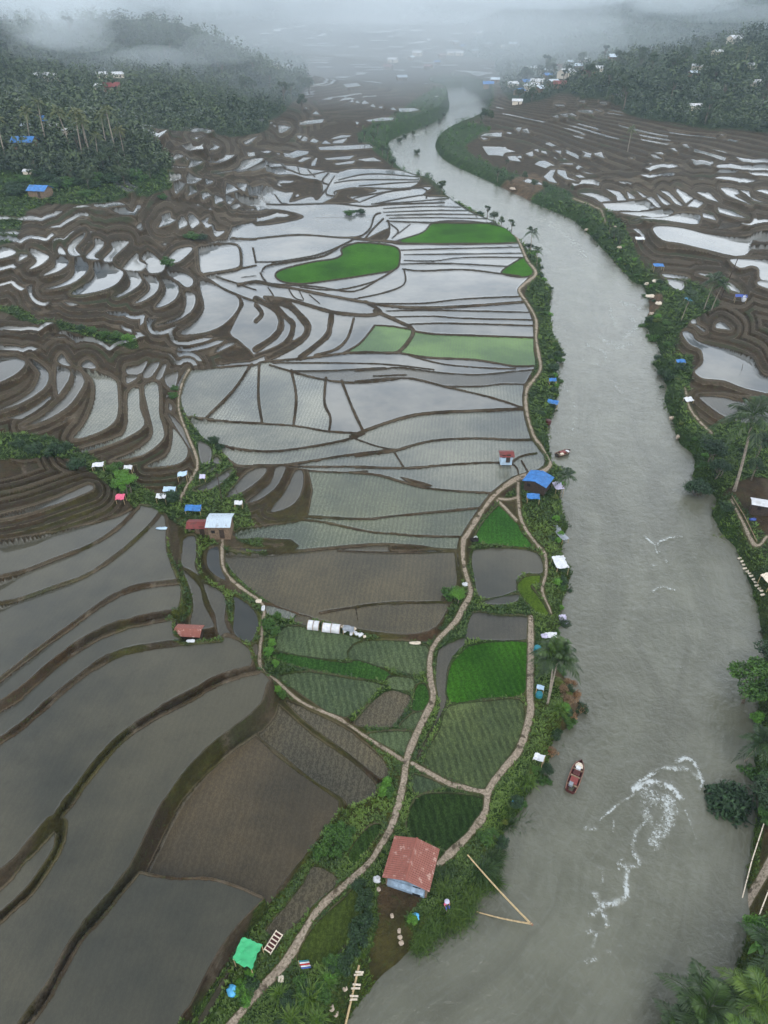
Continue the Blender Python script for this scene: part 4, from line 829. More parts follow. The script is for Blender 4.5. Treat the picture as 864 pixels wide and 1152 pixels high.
def house(name, px, py, w, d, h, rise, rz, roofm, wallm, label, cat='house', ridge='x', group=None, door=True, over=.35, k='P', legs=0.):
    x, y, g = lift(px, py, h+rise*.5, k); r = empty(name, (x,y,g+legs), rz, label, cat, group)
    walls(w, d, h-legs, .12, rise, ridge).build('wall', wallm, r)
    mb = MB(); gable(mb, w, d, h-legs+.03, rise, over, ridge=ridge); mb.build('roof', roofm, r)
    if door:
        MB().box((w*.12,-d/2-.03,.9),(.8,.06,1.8)).build('door', M['darkwood'], r)
        MB().box((-w*.28,-d/2-.025,1.35),(.6,.05,.6)).build('window', M['dark'], r)
    if legs:
        for sx in (-1,1):
            for sy in (-1,1): MB().box((sx*(w/2-.1),sy*(d/2-.1),-legs/2-.3),(.14,.14,legs+.6)).build('post', M['wood'], r)
    return r
def tarp(name, px, py, w, d, h, rz, mat, label, cat='tarp shelter', tilt=.35, sag=.18, group=None, k='P', posts=4, seed=1):
    x, y, g = lift(px, py, h, k); r = empty(name, (x,y,g), rz, label, cat, group); rg = np.random.default_rng(seed)
    w *= .88; d *= .88; n = 9; P = np.zeros((n,n,3)); ck = rg.normal(size=4)*.12
    for i in range(n):
        for j in range(n):
            u, v = i/(n-1)-.5, j/(n-1)-.5
            P[i,j] = (w*u*(1+.10*ck[0]*v), d*v*(1+.10*ck[1]*u), h + tilt*v - sag*(1-4*u*u)*(1-4*v*v) + .05*math.sin(9*u+seed) + .04*math.sin(11*v) + ck[2]*u)
    P[:,:,:2] += (rg.normal(size=(n,n,2))*.03*min(w,d)); P[:,:,2] += rg.normal(size=(n,n))*.03
    MB().sheet(P[:, ::1], .03).build('tarp', mat, r)
    for i, j in ((0,0),(n-1,0),(n-1,n-1),(0,n-1))[:posts]:
        c = P[i,j]; MB().tube([(c[0]*.93,c[1]*.93,-.5),(c[0]*.93,c[1]*.93,c[2]-.05)], .045, 6).build('pole', M['bamboo'], r)
    return r
def sack(name, px, py, w, d, h, mat, label, cat='sack', group=None, k='P', rz=0., seed=0):
    x, y, g = lift(px, py, h*.5, k); mb = MB(); n, m = 12, 6; rg = np.random.default_rng(seed); V_ = []; f = []
    for j in range(m+1):
        ph = math.pi*j/m-math.pi/2
        for i in range(n):
            t = 2*math.pi*i/n; q = 1+.12*rg.normal(); cx = math.copysign(abs(math.cos(t))**.7, math.cos(t)); sy = math.copysign(abs(math.sin(t))**.7, math.sin(t))
            V_.append((w/2*cx*math.cos(ph)**.6*q if abs(math.cos(ph)) > 1e-6 else 0, d/2*sy*math.cos(ph)**.6*q if abs(math.cos(ph)) > 1e-6 else 0, h*.45*(1+math.sin(ph))*q-.05))
    for j in range(m):
        for i in range(n): f.append((j*n+i, j*n+(i+1)%n, (j+1)*n+(i+1)%n, (j+1)*n+i))
    mb.add(V_, f); o = mb.build(name, mat, None, True, (x,y,g)); o.rotation_euler = (0,0,rz); return tag(o, label, cat, group)

# rusty house beside the main path
r = house('farm_house', 463, 968, 4.3, 3.9, 2.3, .75, math.radians(-17), M['rust'], M['wall'], 'house with a rusty red corrugated roof and a blue front wall beside the main footpath', ridge='y', door=False, over=.3)
MB().box((0,-1.99,1.1),(3.9,.06,2.2)).build('front_panel', M['bluewall'], r); MB().box((1.1,-2.04,.95),(.8,.05,1.9)).build('door', M['dark'], r)
MB().bar((0,-2.25,3.10),(0,2.25,3.10),.22,.05).build('ridge_cap', M['rust'], r)
mb = MB(); P = np.zeros((15,3,3))
for i in range(15):
    for j in range(3): P[i,j] = (-1.9+3.8*i/14, -2.06-.22*j, 1.75-.12*j+.03*math.sin(i*2.2))
mb.sheet(P[::-1], .03); mb.build('awning', M['bluewall'], r)
# silver and red roofed houses at the head of the yard
house('farm_house', 247, 584, 3.5, 3.2, 2.6, .45, 0, M['silver'], M['wall'], 'small house with a silver blue metal roof at the end of the short sandy path')
house('shed', 224.5, 588, 3.6, 1.9, 1.7, .35, 0, M['red'], M['wall'], 'low red roofed shed attached to the left of the silver roofed house', 'shed')
house('field_hut', 212, 708, 3.1, 1.6, 1.5, .3, math.radians(-4), M['rust'], M['darkwood'], 'small rust red roofed hut on the grassy bank above the brown flooded terraces', 'hut', door=False)
sack('sack', 214.5, 721, 1.1, .5, .4, M['white'], 'white bundle lying in front of the rust roofed hut on the bank')
house('field_hut', 570, 509, 2.2, 1.8, 2.6, .35, 0, M['red'], M['pale'], 'tiny red roofed hut on posts at the corner of flooded fields near the river', 'hut', legs=1.1)
r = house('riverside_hut', 606, 537, 4.0, 3.4, 2.2, .55, math.radians(-32), M['blue'], M['darkwood'], 'largest blue roofed hut, where the footpath bends by the river', 'hut', ridge='y')
tarp('tarp_shelter', 600, 558, 2.6, 1.4, 1.4, math.radians(-5), M['blue'], 'small flat bright blue tarp shelter just below the largest blue roofed hut')
sack('bundle', 611, 552, .9, .7, .8, M['pale'], 'pale bundle in the shade between the two blue shelters', 'bundle')
tarp('market_umbrella', 628, 546, 1.9, 2.2, 1.7, .2, M['lilac'], 'lilac sheet canopy at the river edge below the palm beside the blue roofed hut', 'canopy', sag=-.45)
tarp('tarp_shelter', 630, 599, 1.5, 4.2, .7, math.radians(22), M['grey'], 'long grey tarp strip lying on the riverbank under the shrubs', 'tarp', sag=.02)
tarp('tarp_shelter', 630.5, 632, 2.3, 3.0, 1.2, math.radians(8), M['white'], 'white arched canopy tied with a cord on the riverbank beside the flooded square field', 'canopy', sag=-.35)
tarp('tarp_shelter', 634, 697, 1.3, 2.0, 1.1, .1, M['lilac'], 'pale lilac tarp between the double trunked palm and the river', 'tarp')
tarp('tarp_shelter', 620, 714, 2.0, .8, 1.2, .05, M['white'], 'narrow white tarp just above the crown of the double trunked palm', 'tarp')
sack('sack', 612.5, 715, .9, .8, .5, M['lilac'], 'round lilac bundle left of the narrow white tarp')
def barrel(px, py, r_, h, mat, label, cat='barrel'):
    x, y, g = lift(px, py, h); mb = MB(); mb.tube([(0,0,-.1),(0,0,.02),(0,0,h*.3),(0,0,h*.5),(0,0,h*.7),(0,0,h)], [r_*.94,r_*.96,r_*1.03,r_*.99,r_*1.03,r_*.95], 14); o = mb.build('barrel', mat, None, False, (x,y,g)); o2 = MB().tube([(0,0,h-.01),(0,0,h+.03)], r_*.8, 14).build('lid', mat, o); return tag(o, label, cat)
barrel(605, 728, .5, .9, M['teal'], 'teal blue barrel on the grass left of the double trunked palm')
tarp('tarp_shelter', 608, 773, 1.1, .5, 1.2, -.3, M['pale'], 'small pale blue sheet on the dark bank by the palm foot', 'tarp', posts=2)
barrel(607, 780, .45, .7, M['teal'], 'teal tub below the small pale blue sheet at the palm foot', 'tub')
tarp('tarp_shelter', 606.5, 852, 1.35, .9, 1.0, -.5, M['white'], 'torn white tarp on the bank left of the red bundle near the moored boat', 'tarp', seed=4)
tarp('tarp_shelter', 631.5, 853, 1.1, .9, .7, -.25, M['white'], 'square white tarp overhanging the water beside the moored boat', 'tarp', seed=6)
sack('bundle', 618.5, 844.5, .9, .5, .4, M['crimson'], 'bright red bundle between the two white tarps near the boat', 'bundle', rz=-.5)
sack('bundle', 578.5, 900.5, .7, .55, .4, M['sky'], 'light blue bundle on the leafy bank above the spiky river plant', 'bundle')
tarp('tarp_shelter', 278, 1071.5, 2.35, 2.3, 1.7, math.radians(-20), M['green'], 'square mint green shelter roof beside the bottom flooded field', tilt=.25, sag=.1)
tarp('tarp_shelter', 622, 420+7, 1.9, 1.2, 1.2, 0, M['blue'], 'upper of two small blue tarps on the bank right of the light green seedling field', 'tarp', seed=3)
tarp('tarp_shelter', 622, 452, 2.8, 1.6, 1.2, -.45, M['blue'], 'lower of two blue tarps on the bank right of the light green seedling field', 'tarp', seed=5)
barrel(617, 473, .65, .9, M['hull'], 'dark red drum on the bank below the two small blue tarps', 'drum')
for px, py, w_, d_, m_, lb in [(217,571,3.1,1.6,'blue','deep blue tarp hut up the slope left of the silver roofed house'),(190.5,550,2.5,1.2,'pale','pale blue tarp left of the path junction above the red roofed shed'),(205,533,2.0,1.2,'pale','pale blue awning at the path edge, just above the other pale blue tarp'),(227.5,535.5,1.2,1.1,'lilac','small lilac blue sheet right of the footpath among the flooded terraces'),
  (181,558,1.9,1.2,'white','round white tarp between a dark shrub and the bright bushy tree'),(110,522.5,2.4,1.2,'white','white tarp next to the dark shrubs above the broad brown terraces'),(144,526,1.7,1.0,'white','white tarp just above the bright bushy tree'),(135,559,1.7,1.5,'pink','pink sheet left of the foot of the bright bushy tree'),(268,565.5,1.6,.9,'white','oval white canopy right of the utility pole above the silver roofed house')]:
    tarp('tarp_shelter', px, py, w_, d_, 1.2, 0.05, M[m_], lb, 'tarp', seed=int(px))
sack('boat_float', 182.5, 594, 1.9, .6, .35, M['pale'], 'pale grey float at the water edge of the upper brown terrace', 'float')
# pole by the houses
def pole(px, py, h, r_, lb, lean=(0,0), cat='pole', mat='darkwood', cross=False, k='P'):
    x, y, g = at(px, py, k); mb = MB(); mb.tube([(0,0,-.5),(lean[0],lean[1],h)], [r_, r_*.7], 7)
    if cross: mb.bar((lean[0]-.45,lean[1],h-.4),(lean[0]+.45,lean[1],h-.4),.08)
    return tag(mb.build('utility_pole' if cross else 'wooden_pole', M[mat], None, False, (x,y,g)), lb, cat)
pole(250, 564, 6.2, .09, 'thin dark utility pole on the bank above the silver roofed house', (-.1,0), cross=True)
pole(810, 337, 12, .16, 'tall dark leaning pole among the palms on the right bank', (1.6,0), cross=False)
pole(835, 416, 1.7, .06, 'short dark stake at the tip of the mud bank in the right hand paddy', (-.3,0), 'stake')
pole(267.5, 556, 1.1, .05, 'short dark stake in the flooded terrace near the utility pole', (-.2,0), 'stake')

# greenhouses and sacks under the wide flooded field
def polytunnel(px, py, w, d, h, label, rz):
    x, y, g = lift(px, py, h*.6); r = empty('polytunnel', (x,y,g), rz, label, 'greenhouse', 'small plastic tunnels')
    n, m = 12, 13; P = np.zeros((m,n,3))
    for i in range(m):
        for j in range(n): a = math.pi*j/(n-1); P[i,j] = (-w/2+w*i/(m-1), d/2*math.cos(a), h*math.sin(a)*(1-.03*(i%3==1)))
    MB().sheet(P, .03).build('cover', M['white'], r)
    for i in (0, m//2, m-1):
        MB().tube([(P[i,j,0], P[i,j,1]*1.03, P[i,j,2]*1.03+.02) for j in range(n)], .05, 5).build('hoop', M['wood'], r)
    return r
polytunnel(353, 702, 1.7, 1.6, .8, 'short white plastic tunnel, left one of the pair beside the vegetable plots', math.radians(-8))
polytunnel(373, 705, 2.6, 1.5, .8, 'long white plastic tunnel, right one of the pair beside the vegetable plots', math.radians(-8))
tarp('tarp_shelter', 392, 707, 1.8, .9, .7, -.15, M['grey'], 'grey tarp heap right of the long white plastic tunnel', 'tarp', seed=9)
for i, (px, py) in enumerate([(385,705),(388,710),(395,712),(399,707),(402,713),(406,714),(410,716),(399,711)]):
    sack('sack', px, py, .55+.2*(i%3), .45, .4, M['white' if i%3 else 'cream'], 'whitish sack in the heap at the right end of the plastic tunnels', group='sacks heaped beside the plastic tunnels', rz=i*.8, seed=i)
sack('stone', 467, 723, 1.5, .5, .35, M['cream'], 'flat pale stone on the path edge near the bend below the wide flooded field', 'stone')
sack('stone', 291, 676, .9, .7, .5, M['cream'], 'pale stone at the path beside the head of the second pond', 'stone')
sack('stone', 296, 684, .5, 1.1, .5, M['white'], 'whitish slab below the pale stone on the pond path', 'stone')
sack('sack', 523, 657, .8, .7, .6, M['white'], 'white sack on the footpath edge above the round shrub')
sack('sack', 534, 607, 1.3, .8, .8, M['dark'], 'black heap with a white top on the path left of the dark leafy plot'); sack('sack', 535, 605, .6, .4, .8, M['white'], 'white bag lying on the black heap beside the path')
sack('bundle', 261, 1109+5, .9, 1.0, .7, M['sky'], 'light blue plastic bundle in the bushes below the mint green roof', 'bundle', seed=8)
sack('stone', 316, 1101, .5, .6, .35, M['cream'], 'pale stone beside the footpath near the bottom palms', 'stone'); sack('stone', 424, 989, .7, .7, .5, M['white'], 'white stone at the foot of the rusty roofed house', 'stone')
for i, (px, py) in enumerate([(441,1030),(450,1054),(451,1060),(449,1047),(426,1000),(373,1134),(378,1141),(388,1112)]):
    sack('stone', px, py, .35+.1*(i%3), .45, .3, M['stone'], 'small pale stone lying on the brown mud below the rusty roofed house', 'stone', 'stones on the brown mud yard', rz=i, seed=i+20)
sack('bundle', 467, 1031, .75, .7, .5, M['sky'], 'light blue bag in the small bush left of the long grass', 'bundle')

# striped cloth by the path
x, y, g = at(337, 1088); r = empty('striped_banner', (x,y,g), .5, 'red white and blue striped cloth hanging on a stick beside the main footpath', 'banner')
MB().tube([(0,0,-.3),(0,0,1.5)], .03, 6).build('stick', M['bamboo'], r)
for i, m_ in enumerate(('teal','white','crimson','white','navy')):
    P = np.array([[(.03+.9*a, -.02-.12*i-.1*math.sin(3*a), 1.45-.10*i*.7-.9*a*a-.02*i) for a in np.linspace(0,1,6)], [(.03+.9*a, -.13-.12*i-.1*math.sin(3*a), 1.42-.10*i*.7-.9*a*a-.02*i) for a in np.linspace(0,1,6)]])
    MB().sheet(P, .015).build('stripe', M[m_], r)
# slatted handcart by the green roof
x, y, g = at(308, 1062); r = empty('handcart', (x,y,g), math.radians(60), 'reddish slatted wooden handcart standing beside the mint green roof', 'handcart')
fr_ = MB(); [fr_.bar((-1.0,s*.38,.5),(1.0,s*.38,.5),.08) for s in (-1,1)]; fr_.build('frame', M['cream'], r)
for i in range(6): MB().bar((-.9+.36*i,-.4,.56),(-.9+.36*i,.4,.56),.10,.05).build('slat', M['cream'], r)
MB().box((0,0,.42),(1.8,.7,.06)).build('tray', M['hull'], r)
for s in (-1,1):
    mb = MB(); mb.tube([(0,s*.46,.30),(0,s*.52,.30)], .30, 14); mb.build('wheel', M['darkwood'], r)
# bamboo lashed poles over the water
def bamboo(a, b, r0, r1, root, name='pole'):
    a = np.array(a); b = np.array(b); k = np.linspace(0,1,13); pts = [a*(1-t)+b*t+np.array([0,0,-.25*math.sin(math.pi*t)]) for t in k]
    rr = np.interp(k,[0,1],[r0,r1])*(1+.12*(np.arange(13)%2)); return MB().tube(pts, rr, 6).build(name, M['bamboo'], root)
A_ = np.array(at(525,968)); B_ = np.array(at(538,1016)); E_ = np.array(at0(598,1040,1.1)); A_[2] += 1.2; B_[2] += 1.2
r = empty('fishing_frame', tuple(E_), 0, 'two long bamboo poles lashed at the tip, reaching from the long grass over the river', 'fishing frame')
bamboo(A_-E_, (0,0,0), .07, .10, r); bamboo(B_-E_, (0.05,0,.12), .06, .09, r); MB().tube([(-.12,.12,.06),(.12,-.1,.06)], .11, 8).build('lashing', M['brick'], r)
# driftwood pole with planks at the bottom
A_ = np.array(at(404,1086)); B_ = np.array(at(384,1156)); r = empty('bamboo_ladder', tuple(A_), 0, 'long bamboo pole with short planks nailed across, lying on the mud at the bottom bank', 'ladder')
MB().tube([np.array((0,0,.35)), (B_-A_)+[0,0,.35]], .11, 7).build('pole', M['bamboo'], r)
for t, a_ in ((.08,.4),(.16,-.2),(.25,.5),(.33,.1),(.42,.35),(.5,-.1)):
    c = (B_-A_)*t+np.array([.1,0,.48]); MB().bar(c-np.array([.35*math.cos(a_),.35*math.sin(a_),0]), c+np.array([.5*math.cos(a_),-.5*math.sin(a_),.05]), .16, .05).build('plank', M['cream'], r)

# boats
def boat(name, px0, py0, px1, py1, wd, label, mats, load):
    a = np.array(at0(px0,py0,.2)); b = np.array(at0(px1,py1,.2)); L = np.linalg.norm(b-a); az = math.atan2(b[1]-a[1], b[0]-a[0]); c = (a+b)/2
    r = empty(name, (c[0],c[1],.08), az, label, 'boat'); n = 15; m = 9; hull = MB(); V_ = []; f = []
    def sec(t):  # stern to bow
        w = wd/2*(.82+.18*min(t*4,1))*(1-max(0,(t-.62)/.38)**2.2*.92); sh = .42+.25*max(0,(t-.6)/.4)**1.5; return w, sh
    for ins in (0, 1):
        for i in range(n):
            t = i/(n-1); w, sh = sec(t); x = -L/2+L*t
            for j in range(m):
                q = -1+2*j/(m-1); q2 = math.copysign(abs(q)**.8, q); ww = w-(.07 if ins else 0); z = -.22+(sh+.22)*abs(q)**2.6 + (.06 if ins else 0)*(1-abs(q)**6)
                V_.append((x*(1 if not ins else .97), ww*q2, z))
    N_ = n*m
    for i in range(n-1):
        for j in range(m-1):
            p = i*m+j; f.append((p,p+1,p+m+1,p+m)); f.append((p+N_,p+m+N_,p+m+1+N_,p+1+N_))
        for j in (0,m-1): p = i*m+j; f.append((p,p+m,p+m+N_,p+N_) if j == 0 else (p,p+N_,p+m+N_,p+m))
    for i in (0,n-1):
        for j in range(m-1): p = i*m+j; f.append((p,p+N_,p+1+N_,p+1) if i == 0 else (p,p+1,p+1+N_,p+N_))
    f.append(tuple(range(m))[::-1]); hull.add(V_, f); hull.build('hull', M[mats[0]], r, True)
    MB().box((L*.33,0,.44),(L*.16,wd*.62,.05)).build('foredeck', M[mats[1]], r)
    for t in (-.30,-.02,.2): MB().box((L*t,0,.30),(.22,wd*.80,.05)).build('bench', M['wood'], r)
    for s in (-1,1): MB().tube([(-L/2+L*i/10*1.0, s*(sec(i/10)[0]-.02), sec(i/10)[1]+.02) for i in range(10)], .045, 5).build('gunwale', M['brick'], r)
    for (x_,y_,w_,d_,h_,mm) in load: MB().box((x_*L,y_*wd,.14+h_/2),(w_,d_,h_)).build('cargo', M[mm], r)
    return r
boat('river_boat', 641, 891, 653.5, 857, 1.45, 'dark red wooden boat afloat near the white tarps, bow pointing upriver', ('hull','cream'), [(-.16,0,1.0,.9,.24,'red'),(-.30,.12,.5,.45,.40,'grey'),(.1,.0,.7,.8,.2,'hull'),(.24,0,.45,.55,.42,'white')])
boat('river_boat', 626, 513, 641, 508, 1.6, 'squat dark boat loaded with red goods, tied to the bank above the riverside palm', ('darkwood','white'), [(0,.1,1.3,.8,.4,'red'),(-.2,-.2,.7,.5,.45,'cream')])

# person in the long grass
def person(px, py, rz, label):
    x, y, g = at(px, py); r = empty('person', (x,y,g+.05), rz, label, 'person')
    vs = [(0,0,.26),(0,.02,.50),(0,.05,.74),(0,.07,.88),(0,.08,.97),(0,.09,1.12), (.19,.06,.82),(.28,.16,.62),(.20,.36,.56),(-.19,.06,.82),(-.27,.18,.62),(-.16,.36,.54), (.11,.02,.22),(.17,.38,.52),(.16,.42,.08),(.16,.54,.04),(-.11,.02,.22),(-.17,.36,.52),(-.16,.42,.08),(-.16,.54,.04)]
    es = [(0,1),(1,2),(2,3),(3,4),(4,5),(3,6),(6,7),(7,8),(3,9),(9,10),(10,11),(0,12),(12,13),(13,14),(14,15),(0,16),(16,17),(17,18),(18,19)]
    rd_ = [.15,.14,.15,.10,.055,.10,.065,.045,.038,.065,.045,.038,.10,.075,.05,.04,.10,.075,.05,.04]
    def skin(name, vs, es, rd_, mat, parent):
        me = bpy.data.meshes.new(name); me.from_pydata(vs, es, []); o = link(bpy.data.objects.new(name, me)); sm = o.modifiers.new('s','SKIN')
        for i, q in enumerate(rd_): me.skin_vertices[0].data[i].radius = (q,q)
        me.skin_vertices[0].data[0].use_root = True; ss_ = o.modifiers.new('d','SUBSURF'); ss_.levels = ss_.render_levels = 2; me.materials.append(mat); o.parent = parent; return o
    def prep(o):
        dg = bpy.context.evaluated_depsgraph_get(); me2 = bpy.data.meshes.new_from_object(o.evaluated_get(dg)); o.modifiers.clear(); o.data = me2
    body = skin('body', vs, es, rd_, M['skin'], r)
    # slots: skin_vertices layer exists only once a skin modifier is added
    prep(body); body.data.materials.clear(); body.data.materials.append(M['skin'])
    top = skin('shirt', vs[0:4]+[vs[6],vs[7],vs[9],vs[10]], [(0,1),(1,2),(2,3),(3,4),(4,5),(3,6),(6,7)], [.165,.16,.17,.115,.12,.085,.12,.085], M['pink'], r); prep(top); top.data.materials.clear(); top.data.materials.append(M['pink'])
    pts = [vs[0],vs[12],vs[13],vs[14],vs[16],vs[17],vs[18]]; tr = skin('trousers', pts, [(0,1),(1,2),(2,3),(0,4),(4,5),(5,6)], [.165,.125,.095,.07,.125,.095,.07], M['navy'], r); prep(tr); tr.data.materials.clear(); tr.data.materials.append(M['navy'])
    hat = MB(); hat.tube([(0,.09,1.13),(0,.09,1.17),(0,.09,1.23),(0,.09,1.32)], [.27,.24,.13,.02], 14); hat.build('hat', M['lilac'], r, True)
    fc_ = MB(); fc_.tube([(0,.20,1.09),(0,.225,1.07)], [.022,.012], 6); fc_.tube([(.04,.185,1.12),(.04,.20,1.12)], .012, 6); fc_.tube([(-.04,.185,1.12),(-.04,.20,1.12)], .012, 6); fc_.build('face', M['skin'], r)
    return r
person(502, 1017, math.radians(-160), 'person in pink shirt, blue trousers and lilac hat crouching in the long grass')
# ---------------------------------------------------------------- planting
RNG = np.random.default_rng(11)
def rz(): return float(RNG.random()*6.28)
TR = [tree_proto('broadleaf_tree', 6.0, 2.7, 2600, .20, M['leaf'], 3, 't'), tree_proto('broadleaf_tree', 5.0, 2.9, 2400, .21, M['leafdark'], 8, 't', stems=2), tree_proto('broadleaf_tree', 7.5, 2.4, 2200, .22, M['leafdark'], 15, 't'), tree_proto('broadleaf_tree', 4.5, 2.4, 2400, .18, M['leaflime'], 21, 't', stems=2)]
FARTR = [tree_proto('hillside_tree', 9.5, 3.6, 620, .5, M['forest'], 33, 't'), tree_proto('hillside_tree', 12., 3.0, 520, .5, M['forest'], 34, 't'), tree_proto('hillside_tree', 8., 4.4, 680, .52, M['forest'], 35, 't', stems=2)]
PALM = [palm_proto(8.5, 1.2, 4.0, 15, M['palm'], 41, 't'), palm_proto(6.5, .8, 3.7, 15, M['palm'], 42, 't')]
M['farpalm'] = leaf_mat('dry palm fronds', (.035,.050,.018), (.13,.15,.05), .45)
FPALM = [palm_proto(11.5, 1.4, 4.4, 13, M['farpalm'], 44, 't', nl=11), palm_proto(13.5, .9, 4.2, 13, M['farpalm'], 45, 't', nl=11)]
LPALM = palm_proto(1.2, .15, 2.9, 16, M['palmlime'], 43, 't')
SH = [shrub_mesh('shrub', 1.5, 1.9, 1100, .16, M['leaf'], 51, 12), shrub_mesh('shrub', 1.4, 1.5, 1100, .14, M['leaflime'], 52, 12), shrub_mesh('shrub', 1.7, 1.8, 1200, .17, M['leafdark'], 53, 12), shrub_mesh('shrub', 1.3, 1.2, 1000, .14, M['leafyel'], 54, 10)]
TUFT = tuft_mesh('spiky_plant', 150, 2.6, .09, M['palm'], 61, (10,80), .35); TUFTL = tuft_mesh('spiky_plant', 170, 2.4, .10, M['palmlime'], 62, (10,80), .4); GR = tuft_mesh('long_grass', 260, 1.9, .045, M['grass'], 63, (40,85), .55, 4, .5)
PAND = tuft_mesh('spiky_plant', 120, 3.3, .13, M['palm'], 64, (5,75), .28); BAN = banana_mesh('banana_plant', 9, 2.6, M['leaf'], 65)
used = set()
def place(proto, px, py, s, label, group=None, rzv=None, k='P'):
    x, y, g = at(px, py, k); rzv = rz() if rzv is None else rzv
    if proto.name not in used:
        used.add(proto.name); proto.location = (x,y,g); proto.rotation_euler = (0,0,rzv); proto.scale = (s,s,s); proto['label'] = label
        if group: proto['group'] = group
        return proto
    return dup(proto, (x,y,g), rzv, s, label, group)
def sh(i, px, py, s, label, group=None, zs=1., k='P'):
    x, y, g = at(px, py, k); return put_mesh('shrub', SH[i], (x,y,g-.1), rz(), (s,s,s*zs), label, 'shrub', group)
def pm(me, name, px, py, s, label, cat, group=None, z=0.):
    x, y, g = at(px, py); return put_mesh(name, me, (x,y,g+z), rz(), s, label, cat, group)
# palms one can point to
dbl = palm_proto(7.6, 2.0, 4.3, 15, M['palm'], 46, 'tall coconut palm with two bowed trunks leaning over the left riverbank', stems=2, laz=(1.5,1.2)); place(dbl, 616, 792, 1., 'tall coconut palm with two bowed pale trunks on the left riverbank', rzv=0)
place(palm_proto(8.5, 1.0, 4.3, 16, M['palm'], 47, 't', laz=[1.9]), 826, 552, 1.75, 'big coconut palm with a straight grey trunk on the right bank above the white roof', rzv=0)
place(PALM[1], 631, 552, .8, 'dark green palm at the river edge beside the largest blue roofed hut')
place(PALM[1], 597, 281, 1.05, 'upper of two dark palms on the left bank at the top of the riverside path'); place(PALM[1], 604, 298, .8, 'lower of two dark palms on the left bank at the top of the riverside path')
place(PALM[1], 792, 348, 1.35, 'wide dark palm left of the tall leaning pole on the right bank'); place(PALM[1], 766, 362, 1.05, 'smaller dark palm below the wide palm on the right bank'); place(PALM[0], 800, 350, .9, 'palm right behind the wide dark palm near the tall pole')
place(FPALM[0], 706, 170, .95, 'lone palm standing on the bare brown terraces across the river')
place(PALM[1], 843, 845, .95, 'dark palm leaning over the water below the leafy tree on the right bank')
for i, (px, py, s) in enumerate([(36,168,1.),(53,165,1.0),(80,170,1.05),(93,176,1.),(103,182,1.1),(99,172,.9),(121,170,1.),(131,175,1.05),(141,180,.85),(7,180,.9),(112,186,.8)]):
    place(FPALM[i%2], px, py, s*1.2, ['tall thin palm at the left end of the row on the wooded knoll','second tall palm from the left on the wooded knoll','palm in the dense middle cluster on the wooded knoll','palm in the dense middle cluster on the wooded knoll','palm in the dense middle cluster on the wooded knoll','palm in the dense middle cluster on the wooded knoll','palm at the right end of the wooded knoll','palm at the right end of the wooded knoll','palm at the right end of the wooded knoll','palm at the far left edge of the knoll, left of the blue roof','palm in the dense middle cluster on the wooded knoll'][i], 'palms crowning the wooded knoll')
place(FPALM[1], 836, 78, .9, 'single palm on the skyline of the right hand hill')
# lime palms and rosettes
for (a_,b_,c_,l_) in [(348,1122,.95,'largest bright spiky rosette beside the bottom of the main footpath'),(368,1102,.7,'small bright spiky rosette right of the largest one'),(327,1146,.8,'bright spiky rosette on the bottom edge beside the footpath'),(595,875,.8,'light green spiky rosette on the bank below the white tarps'),(314,1118,.65,'small spiky rosette close to the right edge of the footpath'),(356,1146,.7,'spiky rosette at the bottom edge below the largest one')]: pm(TUFTL, 'spiky_plant', a_, b_, c_, l_, 'plant')
pm(TUFTL, 'spiky_plant', 629, 797, .85, 'bright green fan shaped plant on the bank beside the dry brush', 'plant'); pm(PAND, 'spiky_plant', 587, 914, .9, 'spiky plant with long pale blades spreading over the water', 'plant'); pm(TUFT, 'spiky_plant', 574, 918, .8, 'dark spiky plant just left of the pale bladed one', 'plant')
# bottom right palms
big = palm_proto(4.6, .8, 4.3, 16, M['palm'], 48, 'big dark feathery palm in the bottom right corner, reaching furthest over the water', nl=30); place(big, 800, 1145, 1.25, 'big dark feathery palm in the bottom right corner, reaching furthest over the water')
big2 = palm_proto(4.0, .5, 4.1, 16, M['palmlime'], 49, 'palm', nl=30); place(big2, 832, 1138, 1.15, 'yellow green feathery palm in the bottom right corner'); place(big2, 812, 1184, 1.0, 'half cut off yellow green palm on the bottom edge'); place(big, 778, 1168, .95, 'dark palm at the bottom edge, left of the biggest corner palm'); place(big, 866, 1112, 1.1, 'dark palm cut by the right edge above the bottom corner')
pm(BAN, 'banana_plant', 805, 1160, .7, 'broad leaved banana plant at the bottom edge under the palms', 'plant'); pm(BAN, 'banana_plant', 853, 1062, .75, 'banana plant beside the earth track on the right edge', 'plant')
# trees with a place of their own
place(TR[0], 848, 778, 1.3, 'dark leafy tree overhanging the river above the dark palm on the right bank')
for i_, (a_, b_, c_) in enumerate([(868,745,.9),(872,800,1.0),(872,850,.9),(868,905,.8),(880,720,1.0),(862,925,.5)]): place(TR[(i_+1)%3], a_, b_, c_, 'dark tree in the thicket along the right edge, half out of the picture', 'trees along the right edge')
sh(1, 858, 800, 1.0, 'small bright shrub below the dark leafy tree on the right edge')
SH.append(shrub_mesh('shrub', 2.2, 2.4, 3600, .2, M['leafdark'], 55, 26)); o = sh(4, 831, 895, 1.5, 'big round dark green bush in the water edge above the earth track'); sh(0, 850, 858, 1.1, 'green shrub between the dark palm and the big round bush'); sh(0, 868, 880, 1.2, 'shrub behind the big round bush at the right edge')
sh(1, 826, 1003, .95, 'upper leafy bush left of the earth track on the right bank'); sh(0, 820, 1022, .8, 'middle leafy bush left of the earth track on the right bank'); sh(1, 815, 1042, .85, 'lower leafy bush left of the earth track on the right bank'); sh(1, 852, 1035, 1.0, 'bush right of the earth track'); sh(0, 866, 1050, 1.1, 'green bush cut by the right edge beside the track')
